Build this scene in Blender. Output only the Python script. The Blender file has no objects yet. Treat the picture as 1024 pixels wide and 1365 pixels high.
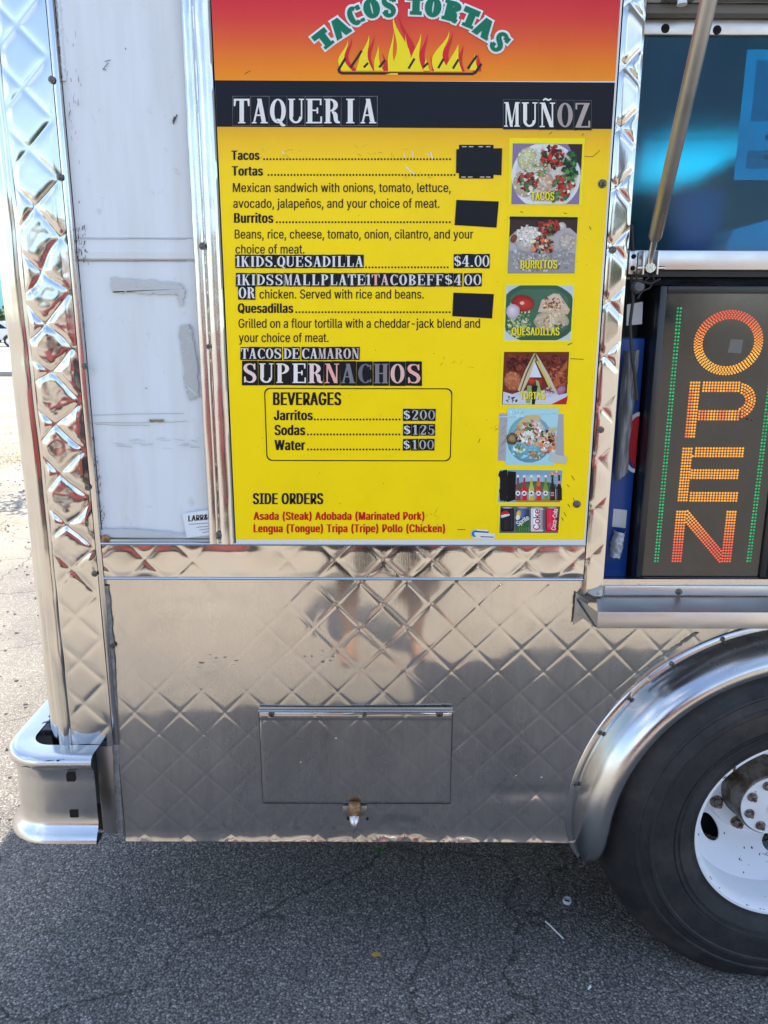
import bpy, bmesh, math, random
import numpy as np
from mathutils import Vector, Matrix, noise
from mathutils.geometry import tessellate_polygon
R = math.radians
SC = bpy.context.scene
COL = SC.collection
rng = random.Random(7)

# ------------------------------------------------------------------ camera
F, PITCH, ROLL = 1025.0, R(13.9), R(0.15)
CAM = Vector((0, -1.5, 1.45))
FWD = Vector((0, math.cos(PITCH), -math.sin(PITCH)))
UP0 = Vector((0, math.sin(PITCH), math.cos(PITCH)))
RT0 = Vector((1, 0, 0))
RT = RT0 * math.cos(ROLL) + UP0 * math.sin(ROLL)
UP = -RT0 * math.sin(ROLL) + UP0 * math.cos(ROLL)
cd = bpy.data.cameras.new("camera")
cam = bpy.data.objects.new("camera", cd)
COL.objects.link(cam)
cd.sensor_fit = 'AUTO'
cd.sensor_width = 36
cd.lens = F / 1365 * 36
cd.clip_start = 0.02
cd.clip_end = 2000
cam.matrix_world = Matrix(((RT.x, UP.x, -FWD.x, CAM.x), (RT.y, UP.y, -FWD.y, CAM.y), (RT.z, UP.z, -FWD.z, CAM.z), (0, 0, 0, 1)))
SC.camera = cam

# ------------------------------------------------------------------ light
SUN_EL, SUN_AZ = R(65), math.atan2(0.29, 0.957)      # azimuth measured from +y towards +x
w = bpy.data.worlds.new("World")
SC.world = w
w.use_nodes = True
nt = w.node_tree
nt.nodes.clear()
wo = nt.nodes.new('ShaderNodeOutputWorld')
bg = nt.nodes.new('ShaderNodeBackground')
sky = nt.nodes.new('ShaderNodeTexSky')
sky.sky_type = 'NISHITA'
sky.sun_disc = False
sky.sun_elevation = SUN_EL
sky.sun_rotation = SUN_AZ
sky.air_density = 1.0
sky.dust_density = 1.0
tc = nt.nodes.new('ShaderNodeTexCoord')
mp = nt.nodes.new('ShaderNodeMapping')
mp.inputs['Scale'].default_value = (1, 1, 2.2)
nz = nt.nodes.new('ShaderNodeTexNoise')
nz.inputs['Scale'].default_value = 2.6
nz.inputs['Detail'].default_value = 7
nz.inputs['Roughness'].default_value = 0.6
cr = nt.nodes.new('ShaderNodeValToRGB')
cr.color_ramp.elements[0].position = 0.54
cr.color_ramp.elements[1].position = 0.72
cr.color_ramp.elements[1].color = (0.8, 0.8, 0.8, 1)
mx = nt.nodes.new('ShaderNodeMix')
mx.data_type = 'RGBA'
mx.inputs[7].default_value = (9.0, 9.3, 9.8, 1)
L = nt.links.new
L(tc.outputs['Generated'], mp.inputs[0]); L(mp.outputs[0], nz.inputs['Vector']); L(nz.outputs['Fac'], cr.inputs[0])
L(cr.outputs[0], mx.inputs[0]); L(sky.outputs[0], mx.inputs[6]); L(mx.outputs[2], bg.inputs[0])
bg.inputs[1].default_value = 0.15
L(bg.outputs[0], wo.inputs[0])
sl = bpy.data.lights.new("sun", 'SUN')
sl.energy = 3.6
sl.angle = R(0.5)
sl.color = (1.0, 0.93, 0.82)
so = bpy.data.objects.new("sun", sl)
COL.objects.link(so)
sd = Vector((math.sin(SUN_AZ) * math.cos(SUN_EL), math.cos(SUN_AZ) * math.cos(SUN_EL), math.sin(SUN_EL)))
so.rotation_euler = sd.to_track_quat('Z', 'Y').to_euler()
so.location = (3, 6, 12)
SC.view_settings.view_transform = 'Standard'
SC.view_settings.look = 'None'
SC.view_settings.exposure = 1.46
SC.view_settings.gamma = 1
SC.cycles.max_bounces = 8
SC.cycles.use_denoising = True

# ------------------------------------------------------------------ helpers
def ray(u, v):
    return FWD + RT * ((u - 512) / F) - UP * ((v - 682.5) / F)
def W3(u, v, y=0.0):
    d = ray(u, v); t = (y - CAM.y) / d.y
    return CAM + d * t
def W(u, v, y=0.0):
    p = W3(u, v, y); return (p.x, p.z)
def G3(u, v, z=0.0):
    d = ray(u, v); return CAM + d * ((z - CAM.z) / d.z)
def lin(c):
    return tuple((x / 255 / 12.92) if x / 255 <= 0.04045 else ((x / 255 + 0.055) / 1.055) ** 2.4 for x in c)

def mat(name, col=(0.5, 0.5, 0.5), rough=0.5, metal=0.0, **k):
    m = bpy.data.materials.new(name)
    m.use_nodes = True
    b = m.node_tree.nodes['Principled BSDF']
    b.inputs['Base Color'].default_value = (*col, 1)
    b.inputs['Roughness'].default_value = rough
    b.inputs['Metallic'].default_value = metal
    for kk, v in k.items():
        b.inputs[kk].default_value = v
    return m
def N(m, t):
    return m.node_tree.nodes.new(t)
def LK(m, a, b):
    m.node_tree.links.new(a, b)
def bsdf(m):
    return m.node_tree.nodes['Principled BSDF']
def noise_tex(m, scale, detail=4, rough=0.55, stretch=(1, 1, 1)):
    t = N(m, 'ShaderNodeTexCoord'); mp = N(m, 'ShaderNodeMapping'); n = N(m, 'ShaderNodeTexNoise')
    mp.inputs['Scale'].default_value = stretch
    n.inputs['Scale'].default_value = scale; n.inputs['Detail'].default_value = detail; n.inputs['Roughness'].default_value = rough
    LK(m, t.outputs['Object'], mp.inputs[0]); LK(m, mp.outputs[0], n.inputs['Vector'])
    return n
def ramp(m, src, stops):
    r = N(m, 'ShaderNodeValToRGB')
    e = r.color_ramp.elements
    while len(e) < len(stops): e.new(0.5)
    for i, (p, c) in enumerate(stops):
        e[i].position = p
        e[i].color = (*c, 1) if len(c) == 3 else c
    LK(m, src, r.inputs[0])
    return r
def mixc(m, fac, a, b, mode='MIX'):
    x = N(m, 'ShaderNodeMix'); x.data_type = 'RGBA'; x.blend_type = mode
    for inp, v in ((0, fac), (6, a), (7, b)):
        if hasattr(v, 'node'): LK(m, v, x.inputs[inp])
        elif inp == 0: x.inputs[0].default_value = v
        else: x.inputs[inp].default_value = (*v, 1)
    return x.outputs[2]
def bump(m, h, strength, dist, prev=None):
    b = N(m, 'ShaderNodeBump'); b.inputs['Strength'].default_value = strength; b.inputs['Distance'].default_value = dist
    LK(m, h, b.inputs['Height'])
    if prev: LK(m, prev, b.inputs['Normal'])
    return b.outputs[0]

class MB:
    def __init__(s): s.v = []; s.f = []; s.m = []; s.c = []
    def add(s, vs, fs, mi=0, col=(1, 1, 1)):
        o = len(s.v); s.v += [tuple(x) for x in vs]
        for f in fs:
            s.f.append(tuple(i + o for i in f)); s.m.append(mi); s.c.append(col)
    def bm(s, b, mi=0, col=(1, 1, 1)):
        b.verts.index_update()
        s.add([v.co for v in b.verts], [[v.index for v in f.verts] for f in b.faces], mi, col); b.free()
    def box(s, x0, x1, y0, y1, z0, z1, bev=0.0, mi=0, col=(1, 1, 1), mtx=None, seg=2):
        b = bmesh.new(); bmesh.ops.create_cube(b, size=1)
        for v in b.verts: v.co = Vector(((x0 + x1) / 2 + v.co.x * (x1 - x0), (y0 + y1) / 2 + v.co.y * (y1 - y0), (z0 + z1) / 2 + v.co.z * (z1 - z0)))
        if bev: bmesh.ops.bevel(b, geom=b.edges[:], offset=bev, segments=seg, affect='EDGES', profile=0.5)
        if mtx: bmesh.ops.transform(b, matrix=mtx, verts=b.verts)
        s.bm(b, mi, col)
    def tube(s, pts, r, n=10, mi=0, col=(1, 1, 1), caps=True):
        pts = [Vector(p) for p in pts]; rs = r if isinstance(r, (list, tuple)) else [r] * len(pts)
        vs = []; fs = []; ref = None
        for i, p in enumerate(pts):
            d = (pts[min(i + 1, len(pts) - 1)] - pts[max(i - 1, 0)]).normalized()
            if ref is None:
                ref = Vector((0, 0, 1)) if abs(d.z) < 0.9 else Vector((0, 1, 0))
            a = (ref - d * ref.dot(d)).normalized(); ref = a; b = d.cross(a)
            for k in range(n):
                t = 2 * math.pi * k / n
                vs.append(p + (a * math.cos(t) + b * math.sin(t)) * rs[i])
        for i in range(len(pts) - 1):
            for k in range(n):
                fs.append((i * n + k, i * n + (k + 1) % n, (i + 1) * n + (k + 1) % n, (i + 1) * n + k))
        if caps: fs += [tuple(range(n))[::-1], tuple(range((len(pts) - 1) * n, len(pts) * n))]
        s.add(vs, fs, mi, col)
    def lathe(s, prof, c, n=64, axis='y', mi=0, closed=False, a0=0, a1=2 * math.pi, col=(1, 1, 1)):
        """prof: list of (r, h) turned about the axis through c"""
        vs = []; fs = []; full = abs(a1 - a0 - 2 * math.pi) < 1e-6
        m = n if full else n + 1
        for i in range(m):
            t = a0 + (a1 - a0) * i / n
            for r, h in prof:
                if axis == 'y': vs.append((c[0] + r * math.cos(t), c[1] + h, c[2] + r * math.sin(t)))
                else: vs.append((c[0] + r * math.cos(t), c[1] + r * math.sin(t), c[2] + h))
        k = len(prof)
        for i in range(n):
            j = (i + 1) % m
            for q in range(k - 1 + (1 if closed else 0)):
                q2 = (q + 1) % k
                fs.append((i * k + q, i * k + q2, j * k + q2, j * k + q))
        s.add(vs, fs, mi, col)
    def sweep(s, prof, path, mi=0):
        """prof: (o, z) offsets, path: list of (point xy, outward normal xy)"""
        k = len(prof); vs = []; fs = []
        for (p, nn) in path:
            for o, z in prof: vs.append((p[0] + nn[0] * o, p[1] + nn[1] * o, z))
        for i in range(len(path) - 1):
            for q in range(k - 1): fs.append((i * k + q, i * k + q + 1, (i + 1) * k + q + 1, (i + 1) * k + q))
        s.add(vs, fs, mi)
    def prism(s, pts, y0, y1, mi=0, bev=0.0, mtx=None, col=(1, 1, 1), seg=2):
        """pts (x,z) polygon extruded from y0 to y1"""
        b = bmesh.new(); vv = [b.verts.new((p[0], y0, p[1])) for p in pts]
        f = b.faces.new(vv); r = bmesh.ops.extrude_face_region(b, geom=[f])
        for e in r['geom']:
            if isinstance(e, bmesh.types.BMVert): e.co.y = y1
        bmesh.ops.recalc_face_normals(b, faces=b.faces)
        if bev: bmesh.ops.bevel(b, geom=b.edges[:], offset=bev, segments=seg, affect='EDGES', profile=0.5)
        if mtx: bmesh.ops.transform(b, matrix=mtx, verts=b.verts)
        s.bm(b, mi, col)
    def build(s, name, mats, parent=None, smooth=35, color=False, recalc=False):
        me = bpy.data.meshes.new(name); me.from_pydata(s.v, [], s.f)
        if not isinstance(mats, (list, tuple)): mats = [mats]
        for m in mats: me.materials.append(m)
        me.polygons.foreach_set('material_index', s.m)
        if color:
            a = me.color_attributes.new('Col', 'FLOAT_COLOR', 'CORNER'); d = []
            for f, c in zip(s.f, s.c):
                if isinstance(c[0], (tuple, list)):
                    for cc in c: d += [*cc, 1]
                else: d += [c[0], c[1], c[2], 1] * len(f)
            a.data.foreach_set('color', d)
        if recalc:
            b = bmesh.new(); b.from_mesh(me); bmesh.ops.recalc_face_normals(b, faces=b.faces); b.to_mesh(me); b.free()
        if smooth:
            me.polygons.foreach_set('use_smooth', [True] * len(me.polygons)); me.set_sharp_from_angle(angle=R(smooth))
        me.update()
        o = bpy.data.objects.new(name, me); COL.objects.link(o)
        if parent: attach(o, parent)
        return o
def attach(o, p):
    o.parent = p
    o.matrix_parent_inverse = Matrix.Translation(p.location).inverted() if p.type == 'EMPTY' else Matrix.Identity(4)
def tag(o, label=None, cat=None, group=None, kind=None):
    if label: o['label'] = label
    if cat: o['category'] = cat
    if group: o['group'] = group
    if kind: o['kind'] = kind
    return o
def empty(name, loc, label, cat, group=None):
    o = bpy.data.objects.new(name, None); COL.objects.link(o); o.location = loc; o.empty_display_size = 0.1
    return tag(o, label, cat, group)

# ------------------------------------------------------------------ materials
def steel(name, base=(0.62, 0.605, 0.58), rough=0.14, scratch=0.25, grime=0.35, horiz=True):
    m = mat(name, base, rough, 1.0); b = bsdf(m)
    st = (1, 1, 40) if horiz else (40, 1, 1)
    n1 = noise_tex(m, 22, 3, 0.6, st)
    n2 = noise_tex(m, 7, 6, 0.65)
    n3 = noise_tex(m, 2.2, 5, 0.6)
    r = ramp(m, n2.outputs['Fac'], [(0.3, (rough * 0.75,) * 3), (0.75, (rough * 1.9,) * 3)])
    LK(m, r.outputs[0], b.inputs['Roughness'])
    g = ramp(m, n3.outputs['Fac'], [(0.35, (0.55,) * 3), (0.62, (1.0,) * 3)])
    LK(m, mixc(m, grime, base, mixc(m, 1.0, base, g.outputs[0], 'MULTIPLY')), b.inputs['Base Color'])
    # fine hairline scratches in arcs and lines
    wv = N(m, 'ShaderNodeTexVoronoi'); wv.feature = 'DISTANCE_TO_EDGE'; wv.inputs['Scale'].default_value = 46
    wm = N(m, 'ShaderNodeMapping'); tcn = N(m, 'ShaderNodeTexCoord'); wm.inputs['Scale'].default_value = (0.35, 1, 1.4); wm.inputs['Rotation'].default_value = (0, 0.5, 0)
    dist = noise_tex(m, 9, 3)
    mxv = N(m, 'ShaderNodeMix'); mxv.data_type = 'VECTOR'; mxv.inputs[0].default_value = 0.35
    LK(m, tcn.outputs['Object'], mxv.inputs[4]); LK(m, dist.outputs['Color'], mxv.inputs[5])
    LK(m, mxv.outputs[1], wm.inputs[0]); LK(m, wm.outputs[0], wv.inputs['Vector'])
    sr = ramp(m, wv.outputs['Distance'], [(0.0, (0, 0, 0)), (0.03, (1, 1, 1))])
    nb = bump(m, n1.outputs['Fac'], scratch, 0.0004)
    nb = bump(m, sr.outputs[0], 0.2 * scratch, 0.0003, nb)
    nb = bump(m, n2.outputs['Fac'], 0.015, 0.003, nb)
    LK(m, nb, b.inputs['Normal'])
    return m
M_POST = steel('polished_steel', rough=0.085, scratch=0.10, grime=0.15, horiz=False)
M_BODY = steel('brushed_steel', (0.62, 0.588, 0.545), rough=0.045, scratch=0.02, grime=0.45)
def brushed(m, lo, hi, rough):
    nt = m.node_tree; out = nt.nodes['Material Output']; b = bsdf(m)
    gl = N(m, 'ShaderNodeBsdfGlossy'); gl.inputs['Roughness'].default_value = rough; gl.inputs[0].default_value = (.62, .61, .59, 1)
    n = noise_tex(m, 5, 7, .7, (1, 1, .25)); rr = ramp(m, n.outputs['Fac'], [(.3, (lo,) * 3), (.7, (hi,) * 3)])
    x = N(m, 'ShaderNodeMixShader'); LK(m, rr.outputs[0], x.inputs[0]); LK(m, b.outputs[0], x.inputs[1]); LK(m, gl.outputs[0], x.inputs[2]); LK(m, x.outputs[0], out.inputs[0])
brushed(M_BODY, .10, .40, .45)
M_TRIM = steel('trim_steel', (0.66, 0.65, 0.64), rough=0.12, scratch=0.3, grime=0.2, horiz=False)
M_ALU = steel('aluminium', (0.72, 0.71, 0.69), rough=0.30, scratch=0.25, grime=0.3)
M_DULL = steel('dull_steel', (0.52, 0.51, 0.49), rough=0.34, scratch=0.3, grime=0.6)
M_FEND = steel('fender_steel', (0.64, 0.64, 0.64), rough=0.17, scratch=0.15, grime=0.5)

def printmat():
    m = mat('printed_vinyl', (1, 1, 1), 0.38); b = bsdf(m)
    a = N(m, 'ShaderNodeVertexColor'); a.layer_name = 'Col'
    n = noise_tex(m, 9, 6, 0.65)
    g = ramp(m, n.outputs['Fac'], [(0.3, (0.90, 0.89, 0.86)), (0.55, (1, 1, 1))])
    LK(m, mixc(m, 0.5, a.outputs['Color'], mixc(m, 1.0, a.outputs['Color'], g.outputs[0], 'MULTIPLY')), b.inputs['Base Color'])
    b.inputs['Specular IOR Level'].default_value = 0.2
    return m
M_PRINT = printmat()
def paintmat():
    m = mat('white_paint', (0.70, 0.70, 0.68), 0.42); b = bsdf(m)
    n = noise_tex(m, 3.2, 6, 0.7, (1, 1, 0.12)); n2 = noise_tex(m, 30, 6, 0.7)
    g = ramp(m, n.outputs['Fac'], [(0.30, (0.56, 0.575, 0.57)), (0.52, (0.68, 0.72, 0.745))])
    g2 = ramp(m, n2.outputs['Fac'], [(0.62, (1, 1, 1)), (0.80, (0.70, 0.64, 0.55))])
    LK(m, mixc(m, 1.0, g.outputs[0], g2.outputs[0], 'MULTIPLY'), b.inputs['Base Color'])
    LK(m, bump(m, n2.outputs['Fac'], 0.05, 0.002), b.inputs['Normal'])
    return m
M_PAINT = paintmat()
M_WHITE = mat('white_plastic', (0.72, 0.74, 0.74), 0.4)
M_BLACK = mat('black_plastic', (0.012, 0.013, 0.016), 0.28)
M_RUBB = mat('black_rubber', (0.018, 0.018, 0.02), 0.6)
M_DARK = mat('dark_underbody', (0.02, 0.019, 0.018), 0.8)
M_HOLE = mat('hole_black', (0.004, 0.004, 0.004), 0.9)
def seal():
    m = mat('grey_sealant', (0.12, 0.12, 0.12), 0.75); b = bsdf(m)
    n = noise_tex(m, 60, 6, 0.7)
    LK(m, ramp(m, n.outputs['Fac'], [(0.3, (0.10, 0.10, 0.10)), (0.7, (0.32, 0.31, 0.29))]).outputs[0], b.inputs['Base Color'])
    LK(m, bump(m, n.outputs['Fac'], 0.8, 0.004), b.inputs['Normal'])
    return m
M_SEAL = seal()
def rusty(name, base, rust, lo=0.5, hi=0.62, scale=18, rough=0.5, metal=0.0):
    m = mat(name, base, rough, metal); b = bsdf(m)
    n = noise_tex(m, scale, 8, 0.7); n2 = noise_tex(m, scale * 0.3, 3, 0.6)
    ad = N(m, 'ShaderNodeMath'); ad.operation = 'MULTIPLY'; LK(m, n.outputs['Fac'], ad.inputs[0]); LK(m, n2.outputs['Fac'], ad.inputs[1])
    r = ramp(m, n.outputs['Fac'], [(lo, (0, 0, 0)), (hi, (1, 1, 1))])
    LK(m, mixc(m, r.outputs[0], base, rust), b.inputs['Base Color'])
    LK(m, bump(m, n.outputs['Fac'], 0.2, 0.003), b.inputs['Normal'])
    return m
M_SCREW = rusty('screw_metal', (0.20, 0.19, 0.18), (.05, .035, .025), .45, .6, 300, .4, .8)
M_RIM = rusty('white_wheel_paint', (0.80, 0.82, 0.84), (0.10, 0.05, 0.03), 0.64, 0.67, 42)
M_HUB = rusty('greasy_hub_metal', (0.16, 0.15, 0.13), (0.06, 0.035, 0.02), 0.42, 0.62, 30, 0.45, 0.4)
M_LUG = rusty('rusty_lug_metal', (0.35, 0.32, 0.28), (0.09, 0.045, 0.025), 0.38, 0.58, 120, 0.5, 0.5)
M_LATCH = rusty('rusty_latch_metal', (0.42, 0.33, 0.22), (0.25, 0.10, 0.03), 0.36, 0.56, 70, 0.5, 0.4)
def tyremat():
    m = mat('tyre_rubber', (0.02, 0.022, 0.025), 0.62); b = bsdf(m)
    n = noise_tex(m, 14, 8, 0.7); n2 = noise_tex(m, 55, 6, 0.75)
    LK(m, ramp(m, n.outputs['Fac'], [(0.38, (0.007, 0.008, 0.010)), (0.75, (0.030, 0.030, 0.031))]).outputs[0], b.inputs['Base Color'])
    du = noise_tex(m, 5, 7, .75)
    dr = ramp(m, du.outputs['Fac'], [(.50, (0, 0, 0)), (.72, (.55,) * 3)])
    base = b.inputs['Base Color'].links[0].from_socket
    LK(m, mixc(m, dr.outputs[0], base, (.075, .066, .055)), b.inputs['Base Color'])
    LK(m, bump(m, n2.outputs['Fac'], 0.5, 0.003), b.inputs['Normal'])
    return m
M_TYRE = tyremat()

def asphalt():
    m = mat('asphalt', (0.1, 0.1, 0.1), 0.85); b = bsdf(m)
    t = N(m, 'ShaderNodeTexCoord')
    v = N(m, 'ShaderNodeTexVoronoi'); v.inputs['Scale'].default_value = 195; v.inputs['Randomness'].default_value = 1
    dn = noise_tex(m, 120, 3)
    mv = N(m, 'ShaderNodeMix'); mv.data_type = 'VECTOR'; mv.inputs[0].default_value = 0.006
    LK(m, t.outputs['Object'], mv.inputs[4]); LK(m, dn.outputs['Color'], mv.inputs[5]); LK(m, mv.outputs[1], v.inputs['Vector'])
    sep = N(m, 'ShaderNodeSeparateColor'); LK(m, v.outputs['Color'], sep.inputs[0])
    stone = ramp(m, sep.outputs[0], [(0.0, (0.16, 0.153, 0.145)), (0.5, (0.26, 0.245, 0.228)), (0.84, (0.34, 0.32, 0.295)), (0.95, (0.52, 0.49, 0.45))])
    # tar between stones
    e = ramp(m, v.outputs['Distance'], [(0.30, (1, 1, 1)), (0.68, (0.34, 0.335, 0.33))])
    c = mixc(m, 1.0, stone.outputs[0], e.outputs[0], 'MULTIPLY')
    big = noise_tex(m, 1.1, 7, 0.65)
    br = ramp(m, big.outputs['Fac'], [(0.3, (0.62, 0.62, 0.63)), (0.5, (0.9, 0.89, 0.87)), (0.7, (1.15, 1.1, 1.04))])
    c = mixc(m, 1.0, c, br.outputs[0], 'MULTIPLY')
    # ground painted paler and dustier where sun falls, clear of the truck
    pos = N(m, 'ShaderNodeSeparateXYZ'); LK(m, t.outputs['Object'], pos.inputs[0])
    d1 = N(m, 'ShaderNodeMapRange'); d1.inputs[1].default_value = -0.9; d1.inputs[2].default_value = -2.6; LK(m, pos.outputs[0], d1.inputs[0])
    dn2 = noise_tex(m, 0.55, 6, 0.65); dm = N(m, 'ShaderNodeMath'); dm.operation = 'MULTIPLY'
    dr = ramp(m, dn2.outputs['Fac'], [(0.30, (0.25, 0.25, 0.25)), (0.6, (1, 1, 1))])
    LK(m, d1.outputs[0], dm.inputs[0]); LK(m, dr.outputs[0], dm.inputs[1])
    sunlit_dust = noise_tex(m, 60, 5, 0.8)
    dc = ramp(m, sunlit_dust.outputs['Fac'], [(0.30, (0.20, 0.175, 0.135)), (0.5, (0.37, 0.325, 0.255)), (0.7, (0.44, 0.39, 0.31))])
    d3 = N(m, 'ShaderNodeMapRange'); d3.inputs[1].default_value = -1.0; d3.inputs[2].default_value = -2.2; LK(m, pos.outputs[1], d3.inputs[0])
    d4 = N(m, 'ShaderNodeMath'); d4.operation = 'MAXIMUM'
    d5 = N(m, 'ShaderNodeMath'); d5.operation = 'MULTIPLY'; d5.inputs[1].default_value = 0.75; LK(m, d3.outputs[0], d5.inputs[0])
    LK(m, dm.outputs[0], d4.inputs[0]); LK(m, d5.outputs[0], d4.inputs[1])
    c = mixc(m, d4.outputs[0], c, dc.outputs[0])
    # cracks
    ck = N(m, 'ShaderNodeTexVoronoi'); ck.feature = 'DISTANCE_TO_EDGE'; ck.inputs['Scale'].default_value = 1.6
    cn = noise_tex(m, 5, 4); mv2 = N(m, 'ShaderNodeMix'); mv2.data_type = 'VECTOR'; mv2.inputs[0].default_value = 0.16
    LK(m, t.outputs['Object'], mv2.inputs[4]); LK(m, cn.outputs['Color'], mv2.inputs[5]); LK(m, mv2.outputs[1], ck.inputs['Vector'])
    ckr = ramp(m, ck.outputs['Distance'], [(0.0, (0.30, 0.29, 0.28)), (0.008, (1, 1, 1))])
    c = mixc(m, 0.8, c, mixc(m, 1.0, c, ckr.outputs[0], 'MULTIPLY'))
    LK(m, c, b.inputs['Base Color'])
    inv = N(m, 'ShaderNodeMath'); inv.operation = 'SUBTRACT'; inv.inputs[0].default_value = 1; LK(m, v.outputs['Distance'], inv.inputs[1])
    nb = bump(m, inv.outputs[0], 0.9, 0.003)
    nb = bump(m, dn.outputs['Fac'], 0.4, 0.002, nb)
    nb = bump(m, ckr.outputs[0], 0.5, 0.006, nb)
    LK(m, nb, b.inputs['Normal'])
    b.inputs['Specular IOR Level'].default_value = 0.3
    return m
M_ASPH = asphalt()
def concrete():
    m = mat('pale_concrete', (0.4, 0.38, 0.34), 0.9); b = bsdf(m)
    n = noise_tex(m, 0.7, 8, 0.7)
    LK(m, ramp(m, n.outputs['Fac'], [(0.3, (0.24, 0.23, 0.21)), (0.7, (0.42, 0.40, 0.36))]).outputs[0], b.inputs['Base Color'])
    return m
M_CONC = concrete()

# ------------------------------------------------------------------ setting: ground
g = MB(); S = 400
g.add([(-S, -S, 0), (S, -S, 0), (S, S, 0), (-S, S, 0)], [(0, 1, 2, 3)])
tag(g.build('ground', M_ASPH, smooth=0), kind='structure')
g = MB(); g.add([(-120, 20, 0.004), (60, 20, 0.004), (60, 60, 0.004), (-120, 60, 0.004)], [(0, 1, 2, 3)])
tag(g.build('road', M_CONC, smooth=0), kind='structure')
g = MB(); g.box(-120, 60, 19.4, 20.0, -0.05, 0.13, 0.02)
tag(g.build('pavement_kerb', M_CONC), kind='structure')

# ------------------------------------------------------------------ food truck
TR = empty('food_truck', (1.2, 1.05, 0), 'quilted stainless steel food truck with white side panel, fender and serving window', 'food truck')
ROOF = 2.70; XR = 3.2; XL = -0.715
PX, PZ = 0.097, 0.099
PHC = tuple(-c for c in W(31, 118, -0.006))        # a crossing of the creases on the corner post
PHL = tuple(-c for c in W(634, 866, -0.002))       # one on the lower panel
PHW = tuple(-c for c in W(822, 250, -0.012))
def pillow(x, z, A, n=3.0, ph=(0, 0)):
    a = abs(math.sin(math.pi * ((x + ph[0]) / PX + (z + ph[1]) / PZ)))
    b = abs(math.sin(math.pi * ((x + ph[0]) / PX - (z + ph[1]) / PZ)))
    return A * (1 - (1 - a) ** n) * (1 - (1 - b) ** n)
def wob(x, z, s, seed=0.0):
    return noise.noise(Vector((x * s, z * s, seed)))
def quilt(name, x0, x1, z0, z1, y, hf, mt, parent, step=0.0035, keep=None, skirt=0.012):
    nx = max(2, int((x1 - x0) / step)); nz_ = max(2, int((z1 - z0) / step))
    vs = []; idx = {}; fs = []
    for j in range(nz_ + 1):
        z = z0 + (z1 - z0) * j / nz_
        for i in range(nx + 1):
            x = x0 + (x1 - x0) * i / nx
            vs.append((x, y - hf(x, z), z))
    for j in range(nz_):
        for i in range(nx):
            if keep and not keep(x0 + (x1 - x0) * (i + .5) / nx, z0 + (z1 - z0) * (j + .5) / nz_): continue
            a = j * (nx + 1) + i
            fs.append((a, a + 1, a + nx + 2, a + nx + 1))
    m = MB(); m.add(vs, fs)
    if skirt and keep is None:
        ring = [(x0, z0), (x1, z0), (x1, z1), (x0, z1)]
        for k in range(4):
            (ax, az), (bx, bz) = ring[k], ring[(k + 1) % 4]; q = 24; pv = []
            for t in range(q + 1):
                xx = ax + (bx - ax) * t / q; zz = az + (bz - az) * t / q; yy = y - hf(xx, zz)
                pv += [(xx, yy, zz), (xx, y + skirt, zz)]
            m.add(pv, [(2 * t, 2 * t + 2, 2 * t + 3, 2 * t + 1) for t in range(q)])
    return m.build(name, mt, parent, smooth=60)
WC = (0.885, 0.385)                # wheel centre
FC = (0.885, 0.369)                # fender centre

# shell behind the skins
m = MB()
m.box(XL + 0.02, 0.41, 0.016, 0.05, 0.40, ROOF - .01)             # near wall behind the panels
m.box(0.41, 1.76, 0.03, 0.06, 2.05, ROOF - .01)
m.box(1.76, XR, 0.016, 0.05, 0.47, ROOF - .01)
m.box(XL + .02, 1.10, 2.05, 2.08, 0.47, ROOF - .01)               # far wall, opening for the far hatch
m.box(1.58, XR, 2.05, 2.08, 0.47, ROOF - .01)
m.box(1.10, 1.58, 2.05, 2.08, 0.47, 2.03)
m.box(1.10, 1.58, 2.05, 2.08, 2.24, ROOF - .01)
m.box(XL + .02, XL + .05, 0.052, 2.048, 0.47, ROOF - .01)
m.box(XR - .03, XR - .002, 0.052, 2.048, 0.47, ROOF - .01)
m.box(XL + .052, XR - .032, 0.062, 2.046, 0.86, 0.88)
m.build('inner_wall', mat('interior_grey', (0.10, 0.105, 0.11), 0.6), TR, smooth=0)
m = MB(); m.box(XL - .01, XR + .01, -0.015, 2.11, ROOF, ROOF + .04, 0.012)
m.build('roof', M_DULL, TR)
m = MB(); m.box(XL + .06, .42, 0.02, 2.0, 0.33, 0.40); m.box(1.36, XR, 0.02, 2.0, .33, .40); m.box(.4202, 1.3598, .46, 2.0, .33, .40); m.box(XL + .2, XR, 0.5, 0.62, 0.22, 0.328); m.box(XL + .2, XR, 1.5, 1.62, 0.22, 0.328)
m.build('chassis', M_DARK, TR, smooth=0)
m = MB(); m.box(XL, XR, 2.082, 2.10, 0.40, 2.03); m.box(XL, 1.10, 2.082, 2.10, 2.03, ROOF - .002); m.box(1.58, XR, 2.082, 2.10, 2.03, ROOF - .002)
m.box(1.1, 1.58, 2.082, 2.10, 2.24, ROOF - .002)
m.build('far_side_panel', M_ALU, TR, smooth=0)
m = MB(); m.box(XR, XR + .02, 0.0, 2.10, 0.40, ROOF - .002); m.build('front_bulkhead', M_ALU, TR, smooth=0)

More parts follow.
